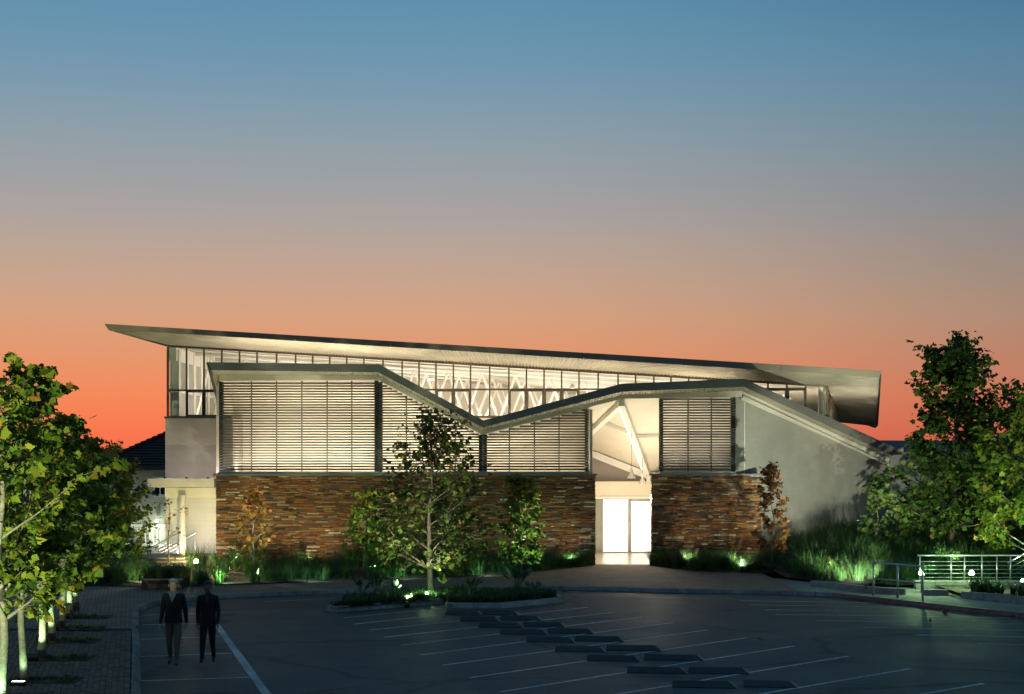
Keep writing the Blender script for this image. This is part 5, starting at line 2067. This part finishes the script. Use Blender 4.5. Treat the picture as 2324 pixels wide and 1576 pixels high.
# added lights hidden in the beds, standing in for unseen sources
NEUT = (1.0, .93, .72)
hid = [(-11.9, 49.0, 60, (.95, 1.0, .42), (-11.2, 53.0, .7)), (-9.2, 48.6, 42, (.62, 1.0, .45), (-9.0, 53.0, .7)), (-6.6, 49.4, 22, (.55, 1.0, .62), (-6.4, 53.5, .7)), (-3.6, 50.5, 18, (.55, 1.0, .65), (-3.5, 54.5, .7)),
       (-0.9, 51.7, 18, (.55, 1.0, .65), (-0.8, 55.5, .7)), (-9.9, 55.0, 34, NEUT, (-9.9, 57, 2.6)), (-7.4, 55.3, 40, (1, .82, .5), (-7.4, 57, 2.4)), (-4.9, 54.0, 10, (.75, 1.0, .6), (-5.0, 57, 2.0)), (-2.2, 54.4, 12, (.85, 1.0, .6), (-2.4, 57, 2.2)),
       (0.6, 54.7, 26, (.85, 1.0, .55), (.4, 55.9, 2.4)), (2.1, 55.6, 30, NEUT, (2.1, 57, 2.2)), (6.3, 55.2, 46, NEUT, (6.4, 57, 2.6)), (8.0, 55.0, 40, (1, .85, .55), (7.9, 57, 2.4))]
hl = ['at the front edge of the bed by the planter', 'at the front edge of the bed before the orange tree', 'at the front edge of the bed left of the island', 'at the front edge of the bed behind the island', 'at the front edge of the bed right of the island tree',
      'at the left end of the stone wall', 'right of the pale orange tree', 'left of the yellow green tree', 'behind the island tree', 'below the bright yellow green tree', 'just left of the entrance',
      'right of the entrance', 'at the right end of the right stone wall']
for (x, y, p, c, aim), s in zip(hid, hl):
    garden_light((x, y, PH), 'added hidden garden light ' + s, p * 3.2, c, .26, .6, .03, 130, aim, 'added spike lights hidden in the wall beds')

for px, py, pw, c, lab in ((575, 1316, 480, (1.0, .95, .72), 'added spike light before the pale orange tree at the left'), (826, 1308, 380, (.85, 1.0, .62), 'added spike light before the yellow green tree left of the island tree'),
                       (1183, 1316, 640, (.82, 1.0, .55), 'added spike light before the bright yellow green tree')):
    q = G(px, py, PH)  # lamps added to light the small trees from the front
    e_ = Vector((q.x + .5, interp(BEDL, q.x + .5) - .1, PH))
    garden_light(e_, lab, pw * 2.4, c, .2, .6, .03, 62, Vector((q.x, q.y, 2.1)), 'added spike lights before the small trees')
# floodlights on the ground that wash the grey side wall
for x, y, p, aim, lab in ((10.7, 46.25, 7200, (11.9, 59.5, 4.3), 'ground floodlight on the pavement before the grassy bank'), (8.0, 53.4, 320, (9.6, 57.8, 3.0), 'ground floodlight before the rust coloured tree')):
    floodlight((x, y, PH + .02), lab, p, (.96, 1.0, .80), 'wall washing floodlights', aim=Vector(aim), spot=48 if x > 10 else 110, w=.1)
# small added washers brightening the foot of the grey wall, unseen behind the grass
for k, x in enumerate((9.7, 11.6, 13.5)):
    y = 57.1 + (x - 8.3) * .68 - 1.0
    garden_light((x, y, float(bank_h(x, y))), 'added hidden washer at the foot of the grey side wall, ' + ['nearest the stone wall', 'middle one', 'nearest the tall tree'][k], 13, (.96, 1.0, .82), .3, .6, .03, 165,
                 Vector((x, y + 1.2, 2.6)), 'wall washing floodlights')
# lights in the bank; the one for the tall tree is added to brighten it
for x, y, p, c, aim, lab in ((10.3, 50.0, 40, (.95, 1.0, .5), (10.4, 51.5, 1.5), 'floodlight in the bank lighting its left end yellow'), (13.2, 48.7, 40, (.45, 1.0, .55), (13.2, 53, 2.6), 'green floodlight inside the bank'),
                             (14.6, 50.6, 420, (.85, 1.0, .6), (15.4, 53.5, 5.0), 'added spike light in the bank aimed into the tall leaning tree'), (16.6, 48.2, 800, (.66, 1.0, .45), (16.9, 49.8, 4.0), 'green floodlight below the tree cut by the right edge')):
    garden_light((x, y, float(bank_h(x, y))), lab, p, c, .35, 2, .04, 140, Vector(aim), 'lights in the grassy bank')
# added flood in the ground cover, brightening the crown of the island tree
floodlight((ib.x - .55, ib.y - 2.0, IH - .17), 'added low floodlight in the ground cover aimed into the island tree', 1300, (1.0, .95, .66), None, aim=Vector((ib.x - .1, ib.y + .2, 3.0)), spot=90, w=.12, size=.012)
floodlight((15.6, 35.5, KH), 'added floodlight outside the right picture edge aimed up at the bank trees', 9000, (.95, 1.0, .66), None, aim=Vector((15.7, 53.5, 5.2)), spot=27, size=.03)  # flood added out of view to brighten the dark bank trees
# lawn spot by the young tree
yt = G(262, 1293, PH)
floodlight((yt.x, yt.y, PH), 'floodlight on the lawn shining into the young tree', 70, (.5, 1, .35), None, aim=yt + Vector((.4, .8, 1.6)), spot=110)

# two steel posts at the far left
for x, y0, y1, lab in ((8, 1375, 1440, 'thin steel post at the left picture edge'), (36, 1372, 1412, 'thin steel post just right of the one at the edge')):
    b = G(x, y1, PH)
    MB().tube([b, b + Vector((0, 0, (y1 - y0) * b.y / FPX))], .03, 10).build('steel_post', M_steel, None, True, lab, 'post', 'steel posts beside the brick walk', origin=b)

# fallen leaves on the asphalt
for i, (x, y, lab) in enumerate(((2140, 1394, 'dry leaf lying by the red kerb, left of a pair'), (2209, 1400, 'large dry leaf on the asphalt below the red kerb'), (2112, 1415.5, 'dry leaf on the asphalt in front of the right bays'),
                                 (2291, 1402.5, 'dry leaf near the right picture edge'), (1730, 1455, 'dry leaf alone on the dark asphalt'))):
    p = G(x, y)
    v = np.array([(math.cos(i * 2.1), math.sin(i * 2.1), .35)])
    V, T_, tt = leaf_cloud(np.array([tuple(p + Vector((0, 0, .03)))]), v, np.array([.17]), np.array([.97]), LEAF_V, LEAF_T)
    link('fallen_leaf', np_mesh('fallen_leaf', V, T_, LM['mixed'], tt, org=p), None, p, lab, 'leaf', 'fallen leaves on the asphalt')

# =================================================================== THE HOUSE BEHIND ON THE LEFT
ZHs = 85.0
hx0, hx1 = XA(228, ZHs), -9.0
hb0 = -1.55
eh = HA(1062, ZHs)
H = thing('tiled_house', (hx0, ZHs, hb0), 'pale two storey house with a dark tiled hip roof behind the trees', 'house')
M_hwall = brick_mat('house_wall', (0.50, 0.51, 0.42), (0.53, 0.54, 0.45), (0.45, 0.46, 0.38), 0.46, 0.18, 0.01, plane='XZ', bump=.25, var=.12)
hw = MB()
hw.box(hx0, hx1, ZHs, ZHs + 11, hb0, eh)
hw.build('wall', M_hwall, H)
band = MB()
yb0, yb1 = HA(1196, ZHs), HA(1190, ZHs)
band.box(hx0 - .05, hx1, ZHs - .08, ZHs, yb0, yb1)
band.box(hx0 - .05, hx1, ZHs - .1, ZHs, HA(1240, ZHs), HA(1236.5, ZHs))
band.build('ledge', M_white, H)
rtop = HA(930, 91)
hr0 = hx0 - .5
E0, E1, E2, E3 = Vector((hr0, ZHs - .5, eh)), Vector((hx1, ZHs - .5, eh)), Vector((hx1, ZHs + 11.5, eh)), Vector((hr0, ZHs + 11.5, eh))
R0, R1 = Vector((hr0 + 6.3, ZHs + 5.5, rtop)), Vector((hx1, ZHs + 5.5, rtop))
M_rt = brick_mat('dark_roof_tile', (0.030, 0.024, 0.021), (0.042, 0.032, 0.026), (0.012, 0.010, 0.01), 0.24, 0.34, .03, bump=.8, var=.4, moff=0.0)
rmb = MB()
nc = 22
for k in range(nc):
    f0, f1 = k / nc, (k + 1) / nc
    a0, a1 = E0 + (R0 - E0) * f0, E0 + (R0 - E0) * f1
    b0, b1 = E1 + (R1 - E1) * f0, E1 + (R1 - E1) * f1
    up = Vector((0, -.03, .06))
    rmb.add([a0 + up, b0 + up, b1, a1], [(0, 1, 2, 3)])
    rmb.add([a0 + up, b0 + up, b0, a0], [(3, 2, 1, 0)])
    c0_, c1_ = E3 + (R0 - E3) * f0, E3 + (R0 - E3) * f1
    rmb.add([a0 + up, a1, c1_, c0_ + up], [(0, 1, 2, 3)])
rmb.build('roof', M_rt, H)
cap = MB()
for k in range(24):
    p, q = E0 + (R0 - E0) * (k / 24), E0 + (R0 - E0) * ((k + 1.12) / 24)
    cap.tube([p + Vector((0, 0, .07)), q + Vector((0, 0, .05))], [.15, .11], 6)
cap.build('ridge_tiles', M_rt, H)
gt = MB()
gt.box(hr0, hx1, ZHs - .58, ZHs - .5, eh - .12, eh + .03)
gt.box(hr0, hx1, ZHs - .5, ZHs, eh - .06, eh - .03)
gt.build('gutter', M_darkmetal, H)
M_dglass = mat('dark_window', (0.012, 0.014, 0.016), .08)
M_wlit = mat('pale_window', (0.30, 0.34, 0.30), .1)
for xa, xb, ya, yb, gm in ((349, 378, 1082, 1125, M_dglass), (284, 314.5, 1199, 1235, M_wlit), (347, 366, 1199, 1235, M_wlit), (318, 342, 1199, 1235, M_wlit)):
    f = MB()
    X0, X1, Z0, Z1 = XA(xa, ZHs), XA(xb, ZHs), HA(yb, ZHs), HA(ya, ZHs)
    t = .07
    f.box(X0, X1, ZHs - .05, ZHs - .004, Z0 - .08, Z0)
    for (p0, p1, q0, q1) in ((X0, X0 + t, Z0, Z1), (X1 - t, X1, Z0, Z1), (X0 + t, X1 - t, Z1 - t, Z1), (X0 + t, X1 - t, Z0, Z0 + t), ((X0 + X1) / 2 - .03, (X0 + X1) / 2 + .03, Z0 + t, Z1 - t)):
        f.box(p0, p1, ZHs - .04, ZHs - .004, q0, q1)
    w = f.build('window', M_white, H)
    MB().box(X0 + t, X1 - t, ZHs - .012, ZHs - .004, Z0 + t, Z1 - t).build('pane', gm, w)
for x in (-19.6, -22.0):
    lm = MB()
    lm.lathe((x, ZHs - .35, hb0 + 1.95), [(.03, .1), (.07, .06), (.07, -.05), (.001, -.06)], 10)
    lm.build('wall_lamp', emat('wall_lamp_glow', (.95, 1, .82), 12), H)
    lamp('house_lamp', 'POINT', (x, ZHs - .75, hb0 + 1.3), 55, (.9, 1, .74), H, .1)
# small shrubs against the lit wall
for x, lab in ((XA(300, 78), 'small leafy shrub before the lit house wall, left one'), (XA(322, 78), 'small leafy shrub before the lit house wall, right one')):
    tree('shrub', lab, (x, 78, -1.3), 1.15, .1, .6, lambda t: ellip(.2 + t * .75), .015, 9, 6, 380, .10, 'dark', M_bark2, 'shrubs before the house', False, seed=int(x * -10), cat='shrub')

# =================================================================== PEOPLE


def skin_mesh(nodes, edges, levels=2, root=0):
    """nodes: list of ((x,y,z), (rx,ry))"""
    me = bpy.data.meshes.new('tmp_skin')
    me.from_pydata([n[0] for n in nodes], edges, [])
    ob = bpy.data.objects.new('tmp_skin', me)
    COL.objects.link(ob)
    sk = ob.modifiers.new('s', 'SKIN')
    sk.use_smooth_shade = True
    ss = ob.modifiers.new('ss', 'SUBSURF')
    ss.levels = ss.render_levels = levels
    for i, n in enumerate(nodes):
        d = me.skin_vertices[0].data[i]
        r = n[1]
        d.radius = r if hasattr(r, '__len__') else (r, r)
        d.use_root = (i == root)
    dg = bpy.context.evaluated_depsgraph_get()
    ev = ob.evaluated_get(dg)
    out = bpy.data.meshes.new_from_object(ev)
    bpy.data.objects.remove(ob)
    bpy.data.meshes.remove(me)
    return out


def mesh_arrays(me):
    return [tuple(v.co) for v in me.vertices], [tuple(p.vertices) for p in me.polygons]


def person(foot, H_, label, cloth, face=0.0, stride=.16, swing=.10, mirror=1):
    """a walking figure facing the viewer (-y). cloth: materials and style"""
    s = H_
    T = thing('person', foot, label, 'person')
    fx, fy, fz = foot
    m = mirror
    # ---- joints (x sideways, y depth: negative is forward)
    hipz, kneez, ankz = .515, .285, .045
    lf, lb = -stride, stride * .9                # forward / backward foot
    J = {}
    N, E = [], []

    def node(p, r):
        N.append(((p[0] * s, p[1] * s, p[2] * s), r if not hasattr(r, '__len__') else (r[0] * s, r[1] * s)) if hasattr(r, '__len__') else ((p[0] * s, p[1] * s, p[2] * s), r * s))
        return len(N) - 1

    def con(a, b):
        E.append((a, b))
    pel = node((0, 0, .535), .072)
    wai = node((0, -.005, .61), .072)
    che = node((0, -.008, .71), .082)
    upc = node((0, 0, .785), .070)
    neb = node((0, .004, .83), .036)
    nec = node((0, -.004, .862), .031)
    hd1 = node((0, -.012, .895), .044)
    hd2 = node((0, -.008, .935), .053)
    hd3 = node((0, 0, .972), .044)
    for a, b in ((pel, wai), (wai, che), (che, upc), (upc, neb), (neb, nec), (nec, hd1), (hd1, hd2), (hd2, hd3)):
        con(a, b)
    hands = []
    for sd in (-1, 1):
        fwd = 1 if sd * m > 0 else -1
        hp = node((sd * .048, 0, .515), .062)
        ky = (lf if fwd > 0 else lb)
        kn = node((sd * .052, ky * .35 - .025, .285), .040)
        an = node((sd * .055, ky, .055 + (0 if fwd > 0 else .025)), .024)
        con(pel, hp)
        con(hp, kn)
        con(kn, an)
        to = node((sd * .062, ky - .065, .028 + (.02 if fwd > 0 else 0)), (.024, .017))
        con(an, to)
        sh = node((sd * .098, .003, .795), .042)
        con(upc, sh)
        ey = .02 + swing * .35 * fwd
        el = node((sd * .128, ey, .625), .029)
        wr = node((sd * .132, ey + swing * .8 * fwd - .03, .492), .019)
        con(sh, el)
        con(el, wr)
        pa_ = node((sd * .132, ey + swing * .95 * fwd - .038, .458), (.019, .012))
        con(wr, pa_)
        hands.append((sd, N[pa_][0], N[wr][0]))
    body = skin_mesh(N, E, 2, pel)
    V, F = mesh_arrays(body)
    V = list(V)
    F = list(F)
    # ---- fingers: separate chains rooted in the palm
    for sd, p, w in hands:
        p, w = Vector(p), Vector(w)
        dr_ = (p - w).normalized()
        for k in range(5):
            if k < 4:
                off = Vector((0, (k - 1.5) * .0105 * s, 0))
                ln = [.036, .042, .040, .031][k] * s
                a = p + off
                b = a + dr_ * ln * .55
                c = b + (dr_ + Vector((-sd * .35, 0, 0))).normalized() * ln * .55
            else:
                a = w + (p - w) * .35 + Vector((0, -.012 * s, 0))
                b = a + (dr_ * .6 + Vector((0, -.8, 0))).normalized() * .022 * s
                c = b + (dr_ + Vector((0, -.25, 0))).normalized() * .022 * s
            fm = skin_mesh([(tuple(a), .0085 * s / 1.8), (tuple(b), .0078 * s / 1.8), (tuple(c), .0062 * s / 1.8)], [(0, 1), (1, 2)], 1)
            v2, f2 = mesh_arrays(fm)
            n0 = len(V)
            V += v2
            F += [tuple(i + n0 for i in f) for f in f2]
            bpy.data.meshes.remove(fm)
    # ---- shape the face: flatten cheeks, add brow, nose, chin
    out = []
    for (x, y, z) in V:
        zz = z / s
        if zz > .875 and abs(x) < .07 * s:
            y -= 0.004 * s * math.exp(-((zz - .893) / .012) ** 2) * (1 if y < 0 else 0)         # chin
            if y < -.02 * s:
                y -= .013 * s * math.exp(-(x / (.010 * s)) ** 2) * math.exp(-((zz - .922) / .012) ** 2)   # nose
                y += .006 * s * math.exp(-((abs(x) - .020 * s) / (.010 * s)) ** 2) * math.exp(-((zz - .937) / .008) ** 2)   # eye sockets
            x *= .93
        out.append((x, y, z))
    V = out
    me = bpy.data.meshes.new('body')
    me.from_pydata(V, [], F)
    mats = [cloth['skin'], cloth['top'], cloth['trousers'], cloth['shoes'], cloth['shirt']]
    for mm in mats:
        me.materials.append(mm)
    for poly in me.polygons:
        c = poly.center
        zz = c.z / s
        ax = abs(c.x) / s
        k = 1
        if zz > .845:
            k = 0
        elif zz > .83 and ax < .05:
            k = 4
        elif ax > .10 and zz < .495 and zz > .3:
            k = 0
        elif zz < .062:
            k = 3
        elif zz < .535 and ax < .105:
            k = 2
        poly.material_index = k
        poly.use_smooth = True
    me.update()
    link('body', me, T)
    # ears
    for sd in (-1, 1):
        mb = MB()
        mb.lathe((fx + sd * .054 * s, fy + .004 * s, fz + .918 * s), [(.001, -.017 * s), (.008 * s, -.008 * s), (.010 * s, .006 * s), (.001, .017 * s)], 8)
        mb.build('ear', cloth['skin'], T, True)
    # eyes and mouth
    for sd in (-1, 1):
        mb = MB()
        mb.lathe((fx + sd * .020 * s, fy - .052 * s, fz + .934 * s), [(.001, -.004 * s), (.006 * s, 0), (.001, .004 * s)], 8)
        mb.build('eye', M_black, T)
    # hair
    hv_, hf2 = [], []
    n1, n2 = 14, 7
    for j in range(n2 + 1):
        ph = j / n2 * math.pi * .56
        for i in range(n1):
            th = 2 * math.pi * i / n1
            front = max(0, -math.sin(th))
            p = ph * (1 - .42 * front)
            rx, ry, rz = .056 * s, .066 * s, .060 * s
            hv_.append((rx * math.sin(p) * math.cos(th), .002 * s + ry * math.sin(p) * math.sin(th), .945 * s + rz * math.cos(p)))
    for j in range(n2):
        for i in range(n1):
            a, b = j * n1 + i, j * n1 + (i + 1) % n1
            hf2.append((a, a + n1, b + n1, b))
    mb = MB()
    mb.add([Vector(v) + Vector(foot) for v in hv_], hf2)
    mb.build('hair', cloth['hair'], T, True)
    # jacket skirt: a flared shell from the chest over the hips
    jk = MB()
    n1 = 18
    rings = [(.80, .096, .060), (.745, .102, .074), (.66, .094, .072), (.60, .092, .074), (.54, .102, .082), (cloth['hem'], .106, .086)]
    vv = []
    for (z, rx, ry) in rings:
        for i in range(n1):
            th = 2 * math.pi * i / n1
            vv.append(Vector(foot) + Vector((rx * math.cos(th) * s, (ry * math.sin(th) - .003) * s, z * s)))
    ff = []
    for j in range(len(rings) - 1):
        for i in range(n1):
            # leave the shirt opening at the front (th = -90 deg) in the upper rings
            th = 2 * math.pi * (i + .5) / n1
            if cloth['open'] and j == 0 and abs(((th - 1.5 * math.pi + math.pi) % (2 * math.pi)) - math.pi) < .2:
                continue
            a, b = j * n1 + i, j * n1 + (i + 1) % n1
            ff.append((a + n1, b + n1, b, a))
    jk.add(vv, ff)
    jk.build('jacket', cloth['top'], T, True)
    # v of the shirt / scarf
    vsh = MB()
    zt, zb2, wv = .835, cloth['vdepth'], cloth['vwidth']
    fo = Vector(foot)
    pts = [fo + Vector((-wv * s, -.060 * s, zt * s)), fo + Vector((wv * s, -.060 * s, zt * s)), fo + Vector((.0, -.094 * s, zb2 * s))]
    vsh.add(pts + [p + Vector((0, .03 * s, 0)) for p in pts] , [(0, 2, 1), (3, 4, 5), (0, 1, 4, 3), (1, 2, 5, 4), (2, 0, 3, 5)])
    vsh.build('shirt_front', cloth['shirt'], T)
    if cloth.get('scarf'):
        sc = MB()
        rr_ = []
        for i in range(13):
            th = 2 * math.pi * i / 12
            rr_.append(fo + Vector((.050 * s * math.cos(th), (.046 * math.sin(th) - .002) * s, (.842 + .006 * math.sin(th * 1.0)) * s)))
        sc.tube(rr_, .017 * s, 8, cap=False)
        sc.build('scarf', cloth['shirt'], T, True)
    else:
        col = MB()
        for sd in (-1, 1):
            a = fo + Vector((sd * .045 * s, -.045 * s, .838 * s))
            b = fo + Vector((sd * .012 * s, -.100 * s, .735 * s))
            c = fo + Vector((sd * .060 * s, -.082 * s, .775 * s))
            col.add([a, b, c, a + Vector((0, .012, 0)), b + Vector((0, .012, 0)), c + Vector((0, .012, 0))], [(0, 1, 2), (5, 4, 3), (0, 3, 4, 1), (1, 4, 5, 2), (2, 5, 3, 0)])
        col.build('lapel', cloth['top'], T)
    return T


M_skin = mat('skin', (0.48, 0.31, 0.24), .55, var=.06)
c1_ = dict(skin=M_skin, top=mat('black_knit', (0.010, 0.011, 0.013), .85, var=.3), trousers=mat('khaki_cloth', (0.11, 0.105, 0.075), .85, var=.15), shoes=mat('dark_shoe', (0.012, 0.011, 0.010), .5),
           shirt=mat('blue_grey_cloth', (0.16, 0.22, 0.26), .85, var=.15), hair=mat('grey_hair', (0.30, 0.31, 0.31), .7), hem=.505, open=True, vdepth=.73, vwidth=.042, scarf=True)
c2_ = dict(skin=mat('skin_tan', (0.20, 0.12, 0.085), .55, var=.06), top=mat('black_suit', (0.006, 0.006, 0.007), .8, var=.3), trousers=MATS['black_suit'], shoes=MATS['dark_shoe'],
           shirt=mat('grey_shirt', (0.05, 0.055, 0.065), .8), hair=mat('black_hair', (0.008, 0.007, 0.007), .55), hem=.47, open=True, vdepth=.71, vwidth=.022)
f1 = G(394, 1513)
f2 = G(472, 1507.5)
person(f1, (1513 - 1313) * f1.y / FPX, 'person in a black jumper, blue grey scarf and khaki trousers walking on the left bays', c1_, stride=.10, swing=.06)
person(f2, (1507.5 - 1319) * f2.y / FPX, 'person in a black suit walking beside the white diagonal line', c2_, stride=.09, swing=.05, mirror=-1)
